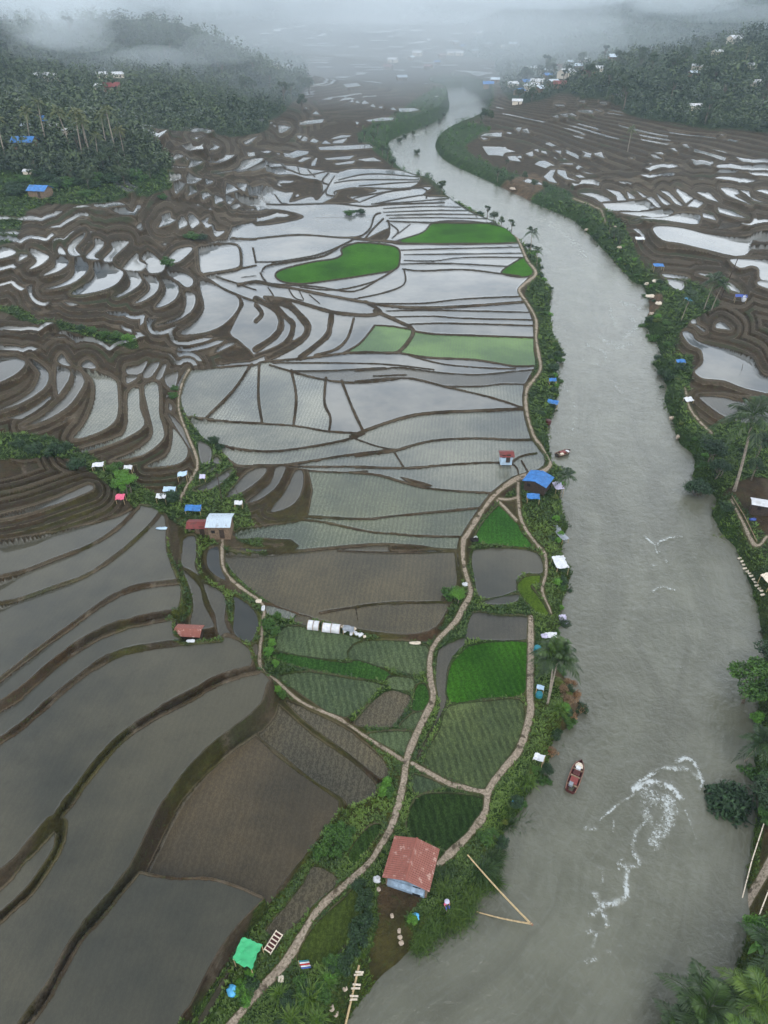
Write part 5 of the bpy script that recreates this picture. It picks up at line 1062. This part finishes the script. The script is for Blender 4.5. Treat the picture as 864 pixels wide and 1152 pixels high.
sh(3, 815, 594, 1.5, 'upper yellow green mound of shrubs on the right bank below the big palm', zs=.7); sh(3, 828, 608, 1.3, 'lower yellow green mound of shrubs on the right bank', zs=.7); sh(3, 806, 582, 1.0, 'small yellow green shrub at the upper end of the mound', zs=.7); sh(3, 837, 691, .85, 'small lime bush standing alone in the shallows of the right bank')
place(TR[1], 785, 545, .95, 'dark rounded tree at the water edge left of the big coconut palm'); place(TR[1], 805, 535, .8, 'dark tree in the shade under the big coconut palm'); place(TR[1], 800, 520, 1.0, 'dark tree behind the crown edge of the big coconut palm'); place(TR[2], 850, 515, .8, 'dark tree right of the big coconut palm crown'); place(TR[2], 845, 540, .65, 'dark tree right of the big coconut palm trunk'); sh(2, 816, 572, 1.0, 'blue green shrub at the foot of the big coconut palm')
place(TR[3], 146, 556, .85, 'bright green bushy tree beside the pink sheet and white tarps'); place(TR[3], 140, 545, .6, 'small bright tree behind the bushy tree by the white tarps')
for px, py, s, lb in [(40,508,1.3,'upper left'),(62,512,1.4,'middle'),(20,502,1.0,'leftmost'),(88,527,1.2,'right end'),(76,505,.9,'top right')]: sh(2, px, py, s, 'dark shrub, %s one of the row above the broad brown terraces' % lb, 'dark shrubs above the brown terraces')
sh(2, 192, 564, 1.2, 'dark round shrub below the pale blue tarp'); sh(0, 130, 532, 1.2, 'green shrub between the two white tarps')
place(TR[3], 515, 678, .55, 'round bright green tree at the bend of the footpath'); sh(0, 506, 672, 1.0, 'green shrub beside the round tree at the footpath bend')
for px, py, s, i in [(145,388,.95,1),(133,383,.8,0),(118,380,.7,0),(104,375,.7,0),(92,371,.6,2),(150,386,.6,1)]: sh(i, px, py, s*1.5, 'shrub in the green hedge line crossing the left hand terraces', 'shrubs in the hedge line on the left terraces')
sh(0, 190, 304, 1.7, 'small bush standing where terraces meet on the upper left'); sh(0, 216, 268, 2.2, 'green bush patch between the upper left terraces', zs=.6); sh(2, 226, 269, 1.8, 'dark bush at the right of the bush patch among the upper left terraces', zs=.6)
sh(2, 240, 498, .9, 'dark long shrub beside the footpath left of the seedling fields'); sh(2, 247, 504, .8, 'second dark shrub beside the footpath left of the seedling fields'); sh(0, 195, 448, .9, 'shrub right of the narrow flooded terraces by the path'); sh(0, 197, 440, .7, 'small shrub above the one by the narrow flooded terraces')
sh(0, 393, 242, 1.9, 'dark bush on the dike above the green plot', zs=.7); sh(2, 405, 240, 1.6, 'low bush right of the one on the dike above the green plot', zs=.7)
for px, py, s, i in [(302,705,1.0,0),(309,712,.8,0),(303,735,1.0,1),(310,748,.7,1),(306,725,.8,1),(312,695,.7,0)]: sh(i, px, py, s*.8, 'leafy shrub lining the pond path beside the vegetable plots', 'shrubs along the pond path')
for px, py, s, i in [(435,882,.8,1),(431,892,.8,1),(437,893,.7,0),(312,778,.8,1),(318,783,.6,0)]: sh(i, px, py, s*.8, 'leafy shrub at the tip of a flooded field beside the footpath', 'shrubs at field tips beside the footpaths')
for px, py, s in [(372,942,1.0),(381,936,.9),(388,950,.8),(365,955,.8),(378,960,.7),(392,938,.7),(358,963,.6)]: sh(0, px, py, s*.85, 'leafy shrub in the clump above the dark wet field beside the main path', 'shrubs above the dark wet field')
for px, py, s in [(405,1000,.8),(408,1020,.9),(407,1040,.9),(403,1060,.9),(396,1075,.8),(388,1088,.9),(412,1010,.7),(398,1050,.7),(375,1090,.7),(412,1035,.7)]: sh(2, px, py, s*.75, 'dark shrub in the dense strip right of the olive grass plot', 'dark shrubs beside the olive grass plot')
for i in range(17):
    px = 270+RNG.random()*22; py = 1152-(px-262)*1.1+RNG.normal()*9-18; sh(int(RNG.integers(0,3)), px-6, py, .38+.2*RNG.random(), 'low shrub in the hedge left of the main path near the mint green roof', 'low shrubs left of the main path')
for i in range(15):
    t = RNG.random(); px = 300+t*75+RNG.normal()*5; py = 1150-t*70+RNG.normal()*10; sh(int(RNG.integers(0,3)), px+16, py, .4+.22*RNG.random(), 'low leafy shrub among the bottom palm rosettes', 'low shrubs among the bottom palms')
for i in range(34):
    px = 470+RNG.random()*95; py = 1052-(px-470)*.72+RNG.normal()*14; pm(GR, 'long_grass', px, py, .75+.4*RNG.random(), 'clump of long arching grass between the rusty roofed house and the river', 'grass clump', 'clumps of long grass by the river')
for i in range(16):
    px = 535+RNG.random()*40; py = 985-(px-535)*.7+RNG.normal()*10; pm(TUFT, 'spiky_plant', px, py, .5+.3*RNG.random(), 'dark green spiky plant in the thicket below the pale bladed plant', 'plant', 'spiky plants in the riverside thicket')
sh(1, 464, 1035, .55, 'small fresh green bush with a light blue bag, left of the long grass')
# dry brush on the washed out bank
DRY = shrub_mesh('dry_brush', 1.3, .9, 900, .10, M['drybush'], 71, 14)
for i, (px, py) in enumerate([(640,765),(648,778),(655,790),(644,800),(650,812),(640,790),(635,775),(648,760),(622,838),(658,806)]): pm(DRY, 'dry_brush', px, py, .75+.1*(i%3), 'tangle of dry brown brush on the washed out bank below the double trunked palm', 'brush', 'dry brush on the washed out bank')
# shrubs and small trees on both banks, thick between path and water
SEG = [(240,400,'left bank beside the seedling fields'),(400,520,'left bank near the blue tarps'),(520,700,'left bank below the blue roofed huts'),(700,1000,'left bank below the double trunked palm')]
kinds = [0]*2; cnt_ = 0
for side, bank_, ys, n in ((0, LEFT_BANK, (232, 960), 125), (1, RIGHT_BANK, (215, 545), 62)):
    for i in range(n):
        v = RNG.uniform(*ys)
        if side == 0 and 610 < v < 640: continue
        u = np.interp(v, bank_[3:,1], bank_[3:,0]) if side == 0 else np.interp(v, bank_[8:,1], bank_[8:,0])
        wdt = np.interp(v, [230,300,400,600,960], [5,12,18,24,34]) if side == 0 else np.interp(v, [215,300,400,545], [6,34,22,30])
        off = -RNG.random()*wdt + 1.5 if side == 0 else RNG.random()*wdt - 1.5
        if side == 0 and 480 < v < 560 and off < -8: continue
        x, y = plane_xy(u+off, v, 1.5); u2, v2 = xy2uv(x, y)
        if bilin(PD, np.array([u2]), np.array([v2]))[0] < 3.5 or bilin(SD2, np.array([u2]), np.array([v2]))[0] > -2: continue
        g = float(zat(x, y)[0]); k = int(RNG.choice([0,0,1,2,2,3])); s = RNG.uniform(.45,.95)*(1.25 if v < 420 else .85)
        seg = next((q[2] for q in SEG if q[0] <= v < q[1]), SEG[-1][2]) if side == 0 else ('right bank above the two tall palms' if v < 330 else 'right bank between tall palms and big palm')
        nm = ['mid green leafy','bright green','dark green','olive green'][k]
        if RNG.random() < .09 and v > 280 and side == 0: o = dup(TR[[0,3,1,3][k]], (x,y,g-.1), rz(), s*.5, '%s little tree on the %s' % (nm, seg), 'little trees on the ' + seg)
        else: put_mesh('shrub', SH[k], (x,y,g-.12), rz(), (s,s,s*RNG.uniform(.7,1.)), '%s shrub on the %s' % (nm, seg), 'shrub', 'shrubs on the ' + seg)
# far bank trees
for i, (px, py, s) in enumerate([(497,218,.6),(548,246,.45),(556,250,.5),(564,255,.4),(575,262,.45),(690,268,.5),(697,275,.45),(685,262,.4),(545,135,.9),(552,138,.8),(541,140,.6),(600,212,.5),(612,216,.5),(560,200,.5),(575,205,.45),(590,205,.5),(570,190,.4),(470,165,.5),(430,175,.6),(436,182,.6),(442,188,.5),(420,160,.6),(410,158,.5),(450,150,.5),(465,142,.5),(480,135,.45),(495,125,.5),(500,118,.5),(445,135,.45),(455,145,.5),(405,165,.5),(425,150,.5)]):
    lb = 'small dark tree on the left dike where the upper river narrows' if i < 5 else ('dark tree on the right bank above the blue tarp' if i < 8 else ('tree on the inner side of the first distant river bend' if i < 17 else 'tree in the wooded strip along the left bank of the distant river bend'))
    place(FARTR[i%3], px, py, s, lb, 'trees along the distant river')
# knoll trees
for i in range(34):
    a = RNG.random()*6.28; q = math.sqrt(RNG.random()); px = 110+q*76*math.cos(a); py = 188+q*24*math.sin(a)
    if px < 40 and py > 185: continue
    place(FARTR[i%3], px, py, .42+.3*RNG.random(), 'dark tree on the slopes of the wooded knoll under the palms', 'trees on the wooded knoll')
for i in range(26):
    px = RNG.uniform(0,188); py = 209+RNG.normal()*8; sh(int(RNG.choice([0,0,2])), px, py, 1.5+1.3*RNG.random(), 'green shrub on the lower skirt of the wooded knoll', 'shrubs on the skirt of the wooded knoll', .8)
# trees one can tell apart on the right hand rise
for i in range(70):
    px = RNG.uniform(560,864); py = RNG.uniform(62,140)
    if not (bilin(FOR, *[np.atleast_1d(q) for q in xy2uv(*at(px,py)[:2])])[0] > .4): continue
    place(FARTR[i%3], px, py, .7+.7*RNG.random(), 'dark tree standing on the wooded rise right of the distant river', 'trees on the right hand rise')
for i in range(26):
    px = RNG.uniform(60,350); py = 20+(px/345)**1.6*70+RNG.uniform(0,40)
    place(FARTR[i%3], px, py, .8+.6*RNG.random(), 'tall misty tree on the wooded ridge at the upper left', 'trees on the misty left ridge')
# ---------------------------------------------------------------- woods that read as one mass
def scatter_crowns(name, n, zone, sizef, seed, mat, label, per=26, extra=.3):
    g = np.random.default_rng(seed); px = g.uniform(-120, 984, n*4); py = g.uniform(-8, 262, n*4)
    q = ground_pt(np.stack([px,py],1), np.geomspace(120, 5000, 150)); m = int(n*extra)*3
    uu = g.uniform(-700, 1600, m); vv = np.exp(g.uniform(np.log(24), np.log(230), m)); ex = np.stack(plane_xy(uu, vv), 1)
    q = np.concatenate([q[:n*4], ex]); g.shuffle(q)
    u, v = xy2uv(q[:,0], q[:,1]); ok = (v > V[0]) & (u > U[0]) & (u < U[-1]); q = q[ok]; u = u[ok]; v = v[ok]
    ok = bilin(zone, u, v) > .35+.3*g.random(len(u)); q = q[ok][:n]
    z = zat(q[:,0], q[:,1]); D = np.hypot(q[:,0], q[:,1]); s = sizef(D)*(.5+.55*g.random(len(q))+.45*g.random(len(q))**4)
    N_ = len(q); d = g.normal(size=(N_,per,3)); d /= np.linalg.norm(d,axis=2)[...,None]; rr = (.45+.55*g.random((N_,per)))[...,None]
    c = np.stack([q[:,0],q[:,1],z+s*.55],1)[:,None]; p = c + d*rr*s[:,None,None]*np.array([.62,.62,.80])
    nr_ = d*.7+g.normal(size=d.shape)*.4+np.array([0,0,.4]); nr_ /= np.linalg.norm(nr_,axis=2)[...,None]
    a = np.cross(nr_, g.normal(size=d.shape)); a /= np.linalg.norm(a,axis=2)[...,None]; b = np.cross(nr_, a); L = (s*.15)[:,None,None]*(.6+.8*g.random((N_,per,1)))
    quad = np.stack([p-a*L, p-b*L*.6, p+a*L, p+b*L*.6], 2).reshape(-1,4,3)
    t = np.clip(np.repeat(.42+.2*g.normal(size=N_)+1.1*fbm(q[:,0]/70,q[:,1]/70,7,3), per)+.15*g.normal(size=N_*per), 0, 1)
    mb = MB(); nq = len(quad); me = bpy.data.meshes.new(name); me.vertices.add(nq*4); me.vertices.foreach_set('co', quad.astype(np.float32).ravel()); me.loops.add(nq*4); me.loops.foreach_set('vertex_index', np.arange(nq*4, dtype=np.int32)); me.polygons.add(nq); me.polygons.foreach_set('loop_start', np.arange(0,nq*4,4,dtype=np.int32))
    at_ = me.attributes.new('tint','FLOAT','POINT'); at_.data.foreach_set('value', np.repeat(t,4).astype(np.float32)); me.update(); me.validate(); me.materials.append(mat)
    return tag(link(bpy.data.objects.new(name, me)), label, 'woods', None, 'stuff')
scatter_crowns('woods', 9500, FOR, lambda D: np.interp(D, [200,500,900,2000,4000], [3.6,5.5,7,13,26]), 81, M['forest'], 'misty dark woods covering the hills on both sides of the valley', 38)
scatter_crowns('scrub', 3200, np.clip(GRS*(1-FOR), 0, 1)*(GV < 236)*(rd > .5)*(PD > 2)*(SD2 < -1), lambda D: np.interp(D, [200,500,900,2000,4000], [1.8,2.3,2.6,6,10]), 83, M['leaf'], 'dense green scrub on the grassy banks of the distant river', 30)
# ground cover: tufts over every grassy bank
def ground_cover():
    g = np.random.default_rng(91); n = 240000; u = g.uniform(-60, 924, n); v = g.uniform(235, 1200, n)
    gr_ = bilin(GRS, u, v)*(1-bilin(FOR,u,v)); ok = (gr_ > .25+.5*g.random(n)) & (bilin(SD2,u,v) < -1.2) & (bilin(PD,u,v) > 1.5) & (bilin(rd,u,v) > -.3); u = u[ok][:120000]; v = v[ok][:120000]
    X, Y = plane_xy(u, v); z = bilin(Z, u, v); s = (93.75/v)*(1.9+1.6*g.random(len(u))); n = len(u)
    per = 3; az = g.random((n,per))*6.28; d = np.stack([np.cos(az),np.sin(az),np.full_like(az,.9)],2); sdv = np.stack([-np.sin(az),np.cos(az),np.zeros_like(az)],2)
    c = np.stack([X,Y,z-.02],1)[:,None]; S_ = s[:,None,None]*(.6+.7*g.random((n,per,1)))
    quad = np.stack([c-sdv*S_*.16, c+d*S_*.5-sdv*S_*.22, c+d*S_*np.array([1.1,1.1,.8]), c+d*S_*.5+sdv*S_*.22], 2).reshape(-1,4,3)
    pat = fbm(X/3., Y/3., 95, 3)*1.6+.45; t = np.clip(np.repeat(pat,per)+.18*g.normal(size=n*per),0,1); nq = len(quad); me = bpy.data.meshes.new('undergrowth'); me.vertices.add(nq*4); me.vertices.foreach_set('co', quad.astype(np.float32).ravel()); me.loops.add(nq*4); me.loops.foreach_set('vertex_index', np.arange(nq*4,dtype=np.int32)); me.polygons.add(nq); me.polygons.foreach_set('loop_start', np.arange(0,nq*4,4,dtype=np.int32))
    a = me.attributes.new('tint','FLOAT','POINT'); a.data.foreach_set('value', np.repeat(t,4).astype(np.float32)); me.update(); me.validate(); me.materials.append(M['grass'])
    tag(link(bpy.data.objects.new('undergrowth', me)), 'grass and weeds growing on the banks and path edges', 'grass', None, 'stuff')
ground_cover()
# ---------------------------------------------------------------- right bank yard, fences, far hamlets
house('farm_shed', 866, 566, 5.2, 1.6, 2.2, .2, math.radians(-18), M['white'], M['darkwood'], 'long white roofed shed cut by the right edge below the big coconut palm', 'shed')
tarp('tarp_shelter', 869, 650, 3.2, 2.4, 1.3, .3, M['cream'], 'cream awning at the right edge beside the row of pale slabs', 'awning')
for i in range(13):
    t = i/12; px = 838+24*t; py = 617+46*t; x, y, g = at(px, py); o = MB().box((0,0,.08),(1.15-.2*(i%3),.34,.12)).build('stone_slab', M['cream'], None, False, (x,y,g)); o.rotation_euler = (0,0,.25+.25*math.sin(i*2.1)); tag(o, 'pale slab in the stepped row running down the right bank', 'slab', 'row of pale slabs on the right bank')
def fence(pts, label, rail='wood'):
    P = [np.array(at(a,b)) for a,b in pts]; r = empty('rail_fence', tuple(P[0]), 0, label, 'fence'); o0 = P[0]
    for a, b in zip(P, P[1:]):
        MB().bar(a-o0+[0,0,.8], b-o0+[0,0,.8], .10, .09).build('rail', M[rail], r)
    for a, b in zip(P, P[1:]):
        L = np.linalg.norm(b-a); n = max(2, int(L/1.8))
        for i in range(n): c = a+(b-a)*i/n-o0; MB().bar(c+[0,0,-.3], c+[0.001,0,.85], .10).build('post', M['darkwood'], r)
fence([(822,562),(836,585),(850,613)], 'low timber rail fence around the brown yard at the right edge'); fence([(861,924),(850,962),(842,1000)], 'pale rail fence along the river side of the earth track at the right edge', 'cream')
fence([(850,1045),(858,1020),(868,990)], 'second pale rail fence on the inner side of the earth track', 'cream')
sack('bundle', 847, 584, 1.1, .5, .6, M['navy'], 'blue covered bundle under the white roofed shed', 'bundle')
tarp('tarp_shelter', 741, 298, 3.8, 2.4, 2.0, -.05, M['blue'], 'bright blue tarp hut on the right bank above the two tall palms', 'hut')
tarp('tarp_shelter', 720, 268, 3.6, 2.8, 1.4, -.1, M['white'], 'white tarp hut on the right bank above the bright blue one', 'hut', seed=12)
tarp('tarp_shelter', 766, 406, 2.5, 1.6, 1.3, 0, M['blue'], 'small blue tarp on the bushy point of the right bank below the palms', 'tarp', seed=13)
tarp('tarp_shelter', 775, 337, 1.8, 2.4, 1.1, .4, M['sky'], 'light blue sheet between the two dark palms on the right bank', 'tarp', seed=14)
tarp('tarp_shelter', 834, 333, 3.6, 1.8, 1.6, -.3, M['navy'], 'navy blue tarp with a white patch right of the tall leaning pole', 'tarp', seed=15); sack('sack', 837, 336, 1.2, .9, 1.9, M['white'], 'white sack beside the navy blue tarp')
tarp('tarp_shelter', 775, 449, 1.9, 1.7, .8, .2, M['white'], 'white sheet at the edge of the flooded field on the right bank', 'tarp', seed=16)
for i, (px, py, w_, d_) in enumerate([(734,333,4.,2.6),(728,319,1.8,1.4),(739,316,2.,2.8),(741,341,2.,1.6),(733,353,1.4,1.),(756,470,1.3,.8),(763,491,1.5,.8),(577,212,4.5,3.),(697,278,1.7,1.4),(692,255,1.5,1.2),(660,258,2.,1.4)]):
    sack('boulder', px, py, w_, d_, .9, M['stone' if i > 3 else 'cream'], 'pale boulder on the right bank, %s' % (['largest one, by the two palms','small one above the largest by the palms','tall one beside the smallest by the palms','one just below the largest by the palms','one at the foot of the palms','upper one on the grassy slope','lower one on the grassy slope','orange one at the far river bend','one below the white tarp hut','one above the white tarp hut','one at the water above the tarp huts'][i]), 'boulder', rz=i*.7, seed=i+40)
sack('rock', 727, 408, 4.4, 2.6, 1.5, M['dark'], 'black rock jutting into the river beside the small blue tarp', 'rock'); sack('rock', 718, 411, 2.2, 1.6, .8, M['dark'], 'low black rock in the water, outermost beside the bushy point', 'rock')
for px, py, s in [(745,425,1.2),(755,420,1.3),(764,416,1.1),(748,412,1.),(725,357,1.1),(738,372,1.4),(733,368,1.1)]: sh(2 if px > 740 else 0, px, py, s, 'shrub on the bushy point around the small blue tarp', 'shrubs on the bushy point of the right bank')
# hamlets
def far_house(name, w, d, h, rise, roofm, wallm):
    r = empty(name, (0,0,-500), 0, 't', 'house'); walls(w,d,h,.2,rise,'x').build('wall', wallm, r); mb = MB(); gable(mb, w, d, h+.05, rise, .5, .1, 2., amp=.05); mb.build('roof', roofm, r); MB().box((w*.15,-d/2-.05,1.0),(1.1,.1,2.0)).build('door', M['darkwood'], r); return r
FH = [far_house('far_house', 8, 6, 2.8, 1.4, M['silver'], M['wall']), far_house('far_house', 9, 6, 2.8, 1.5, M['white'], M['cream']), far_house('far_house', 7, 5.5, 2.6, 1.4, M['red'], M['wall']), far_house('far_house', 7, 6, 2.6, 1.3, M['blue'], M['wall'])]
def vh(k, px, py, s, label, group=None):
    x, y, g = lift(px, py, 2.*s); p = FH[k]; rzv = float(RNG.normal()*.35)
    if p.name not in used:
        used.add(p.name); p.location = (x,y,g); p.rotation_euler = (0,0,rzv); p.scale = (s,)*3; p['label'] = label
        if group: p['group'] = group
    else: dup(p, (x,y,g), rzv, s, label, group)
vh(3, 28, 160, 1.2, 'house with a bright blue roof on the wooded knoll at the upper left'); vh(3, 45, 214, .95, 'blue roofed hut below the knoll at the edge of the terraces')
for i, (px, py, s, k) in enumerate([(46,133,.55,3),(53,136,.5,3),(60,142,.5,1),(75,147,.5,1),(83,147,.4,1),(30,142,.5,0),(45,130,.4,2),(32,193,.4,1)]): vh(k, px, py, s, ['house with a blue roof high behind the knoll palms','second blue roofed house behind the knoll palms','white roofed house in the gap left of the dense knoll palms','white roofed house directly under the dense knoll palms','smallest white roof right under the dense knoll palms','grey roofed house left of the knoll palms','tiny red roofed house behind the knoll palms','tiny white roof on the slope between the two blue roofed huts'][i])
for i, (px, py, s, k) in enumerate([(48,86,1.0,1),(57,87,1.,1),(115,98,.9,1),(126,98,1.3,2),(115,84,.8,1),(132,84,.8,1),(308,74,.9,1),(322,75,.8,1)]): vh(k, px, py, s, ['left one of two joined white houses in the mist on the left ridge','right one of two joined white houses in the mist on the left ridge','white end of the red roofed farm on the left ridge','long red roofed farm in the mist on the left ridge','tiny white roof above the red roofed farm, left one','tiny white roof above the red roofed farm, right one','left white roof at the tip of the wooded ridge','right white roof at the tip of the wooded ridge'][i])
T_ = [(215,75),(235,100),(180,105),(150,120),(60,130),(130,125),(170,120),(250,180),(235,190),(330,155),(360,160),(400,150),(345,185),(380,185),(320,185),(450,135),(420,140),(460,165),(480,155),(520,130),(305,205),(290,190),(350,200),(395,190),(270,105),(290,100),(120,140),(20,135),(40,175),(10,150),(410,165),(440,150),(370,170),(335,195),(205,115),(100,150),(75,120),(160,95)]
for i, (a,b) in enumerate(T_): vh([1,0,3,1,0,2][i%6], 432+a/2, b/2, .9+.5*RNG.random(), '%s roofed house in the hazy village beyond the distant river bend' % ['white','grey','blue','white','grey','red'][i%6], 'houses of the hazy village')
for i, (a,b,k,lb) in enumerate([(300,228,1,'white roofed house just right of the distant river bend'),(697,165,0,'grey roofed house in front of the wooded rise'),(700,240,1,'white roofed house among the trees at the foot of the wooded rise'),(750,118,1,'small white roof in the trees at the top of the wooded rise'),(790,88,1,'long white house on the skyline at the upper right'),(825,148,1,'white roofed house near the right edge of the wooded rise'),(836,186,1,'lower white roofed house near the right edge of the wooded rise'),(705,150,1,'white roof peeping out left on the wooded rise')]): vh(k, 432+a/2, b/2, .8 if i != 4 else 1.3, lb)
for p in TR+FARTR+PALM+FPALM+FH+[LPALM,big,big2]:
    if p.name not in used:
        for c in list(p.children): bpy.data.objects.remove(c)
        bpy.data.objects.remove(p)
# ---------------------------------------------------------------- camera, light, air
cam = bpy.data.cameras.new('camera'); co = bpy.data.objects.new('camera', cam); C.objects.link(co)
cam.sensor_fit = 'VERTICAL'; cam.sensor_height = 24; cam.lens = 24*F0/1152; cam.clip_start = .5; cam.clip_end = 30000
co.location = (0, 0, H0); co.rotation_euler = (math.radians(90)-math.atan2(.6,.8), 0, 0)
bpy.context.scene.camera = co
SUN_EL, SUN_AZ = math.radians(58), math.radians(165)
sl = bpy.data.lights.new('sun', 'SUN'); sl.energy = 1.2; sl.angle = math.radians(35); sl.color = (1, .98, .95)
so = bpy.data.objects.new('sun', sl); C.objects.link(so)
d = Vector((math.sin(SUN_AZ)*math.cos(SUN_EL), math.cos(SUN_AZ)*math.cos(SUN_EL), math.sin(SUN_EL)))
so.rotation_euler = (-d).to_track_quat('-Z', 'Y').to_euler(); so.location = d*300
w = bpy.data.worlds.new('World'); bpy.context.scene.world = w; w.use_nodes = True; nt = w.node_tree; nt.nodes.clear()
N = nt.nodes.new; Lk = nt.links.new
out = N('ShaderNodeOutputWorld'); bg = N('ShaderNodeBackground'); sky = N('ShaderNodeTexSky'); sky.sky_type = 'NISHITA'; sky.sun_disc = False
sky.sun_elevation = SUN_EL; sky.sun_rotation = SUN_AZ; sky.air_density = 1.5; sky.dust_density = 3
tc = N('ShaderNodeTexCoord'); sx = N('ShaderNodeSeparateXYZ'); Lk(tc.outputs['Generated'], sx.inputs[0])
mx = N('ShaderNodeMath'); mx.operation = 'MAXIMUM'; Lk(sx.outputs[2], mx.inputs[0]); mx.inputs[1].default_value = .0
ad = N('ShaderNodeMath'); ad.operation = 'ADD'; Lk(mx.outputs[0], ad.inputs[0]); ad.inputs[1].default_value = .18
dv = [N('ShaderNodeMath') for _ in range(2)]
for i in range(2): dv[i].operation = 'DIVIDE'; Lk(sx.outputs[i], dv[i].inputs[0]); Lk(ad.outputs[0], dv[i].inputs[1])
cb = N('ShaderNodeCombineXYZ'); Lk(dv[0].outputs[0], cb.inputs[0]); Lk(dv[1].outputs[0], cb.inputs[1])
no = N('ShaderNodeTexNoise'); Lk(cb.outputs[0], no.inputs['Vector']); no.inputs['Scale'].default_value = 1.3; no.inputs['Detail'].default_value = 5; no.inputs['Roughness'].default_value = .55
mr = N('ShaderNodeMapRange'); Lk(no.outputs[0], mr.inputs[0]); mr.inputs[1].default_value = .36; mr.inputs[2].default_value = .66
cl = N('ShaderNodeMix'); cl.data_type = 'RGBA'; Lk(mr.outputs[0], cl.inputs[0]); cl.inputs[6].default_value = (7.6,8.2,8.9,1); cl.inputs[7].default_value = (17.6,18.8,20.0,1)
ms = N('ShaderNodeMix'); ms.data_type = 'RGBA'; ms.inputs[0].default_value = .88; Lk(sky.outputs[0], ms.inputs[6]); Lk(cl.outputs[2], ms.inputs[7])
rp = N('ShaderNodeValToRGB'); Lk(mx.outputs[0], rp.inputs[0]); el = rp.color_ramp.elements
el[0].position = 0; el[0].color = (.85,)*3+(1,); el[1].position = 1; el[1].color = (.26,)*3+(1,)
for p_, v_ in ((.14,.95),(.28,1.),(.45,1.),(.62,.74),(.80,.36)): e_ = el.new(p_); e_.color = (v_,)*3+(1,)
mu = N('ShaderNodeMix'); mu.data_type = 'RGBA'; mu.blend_type = 'MULTIPLY'; mu.inputs[0].default_value = 1; Lk(ms.outputs[2], mu.inputs[6]); Lk(rp.outputs[0], mu.inputs[7])
Lk(mu.outputs[2], bg.inputs[0]); bg.inputs[1].default_value = .15; Lk(bg.outputs[0], out.inputs[0])
sc = bpy.context.scene
sc.view_settings.view_transform = 'Standard'; sc.view_settings.look = 'None'; sc.view_settings.exposure = .24; sc.view_settings.gamma = 1; sc.view_settings.use_curve_mapping = False
sc.cycles.use_denoising = True; sc.cycles.denoising_prefilter = 'ACCURATE'; sc.cycles.max_bounces = 6; sc.cycles.diffuse_bounces = 2; sc.cycles.glossy_bounces = 3; sc.cycles.volume_bounces = 1; sc.cycles.transparent_max_bounces = 6
def haze_box():
    bm = bmesh.new(); x0, x1, y0, y1, z0, z1 = -5200, 5200, -300, 4600, -4, 172
    bmesh.ops.create_cube(bm, size=1)
    for v in bm.verts: v.co = Vector(((x0+x1)/2 + v.co.x*(x1-x0), (y0+y1)/2 + v.co.y*(y1-y0), (z0+z1)/2 + v.co.z*(z1-z0)))
    me = bpy.data.meshes.new('haze'); bm.to_mesh(me); bm.free(); o = bpy.data.objects.new('haze', me); C.objects.link(o); o['kind'] = 'stuff'
    m = bpy.data.materials.new('valley air'); m.use_nodes = True; m.node_tree.nodes.clear()
    out = m.node_tree.nodes.new('ShaderNodeOutputMaterial'); pv = m.node_tree.nodes.new('ShaderNodeVolumePrincipled')
    pv.inputs['Color'].default_value = (.62,.78,.90,1); pv.inputs['Density'].default_value = HAZE; pv.inputs['Anisotropy'].default_value = .25
    m.node_tree.links.new(pv.outputs[0], out.inputs['Volume']); me.materials.append(m)
HAZE = .00018
haze_box()


def mist(px, py, dist, z, sx, sy, sz, dens, n, seed):
    """drifting cloud: overlapping soft lumps, each a closed volume"""
    g = np.random.default_rng(seed); dx, dy, dz = uv2ray(np.array([[px, py]])); x = float(dx[0]/dy[0]*dist)
    m = bpy.data.materials.new('cloud'); m.use_nodes = True; m.node_tree.nodes.clear(); out = m.node_tree.nodes.new('ShaderNodeOutputMaterial'); pv = m.node_tree.nodes.new('ShaderNodeVolumePrincipled')
    pv.inputs['Color'].default_value = (.88,.95,1,1); pv.inputs['Density'].default_value = dens; pv.inputs['Anisotropy'].default_value = .2; m.node_tree.links.new(pv.outputs[0], out.inputs['Volume'])
    for k in range(n):
        bm = bmesh.new(); bmesh.ops.create_icosphere(bm, subdivisions=3, radius=1.); q = .45+.55*g.random()
        for v in bm.verts: f = 1 + .6*float(fbm(v.co.x*1.2+seed*7+k, v.co.y*1.2+v.co.z*1.2, seed, 2)); v.co = Vector((v.co.x*sx*q*f, v.co.y*sy*q*f, v.co.z*sz*q*f))
        me = bpy.data.meshes.new('low_cloud'); bm.to_mesh(me); bm.free(); o = bpy.data.objects.new('low_cloud', me); C.objects.link(o)
        o.location = (x+g.normal()*sx*.7, dist+g.normal()*sy*.6, z+g.normal()*sz*.5); o['kind'] = 'stuff'; me.materials.append(m)
mist(432, 30, 1750, 40, 1900, 800, 120, .00045, 3, 40); mist(170, 60, 760, 45, 420, 250, 62, .0010, 3, 41); mist(800, 60, 860, 45, 380, 300, 62, .0009, 3, 42)
for i, a in enumerate([(70,62,560,52,40,30,17,.0045,6),(200,85,620,40,40,30,14,.0040,5),(120,20,720,74,90,50,22,.0040,6),(300,10,1300,100,220,150,42,.0045,7),(520,6,1500,110,240,170,45,.0042,7),(720,12,1050,88,150,100,28,.0032,6),(830,40,900,66,90,60,18,.0032,4),(440,14,1700,100,160,120,20,.0018,4)]): mist(*a, i+1)
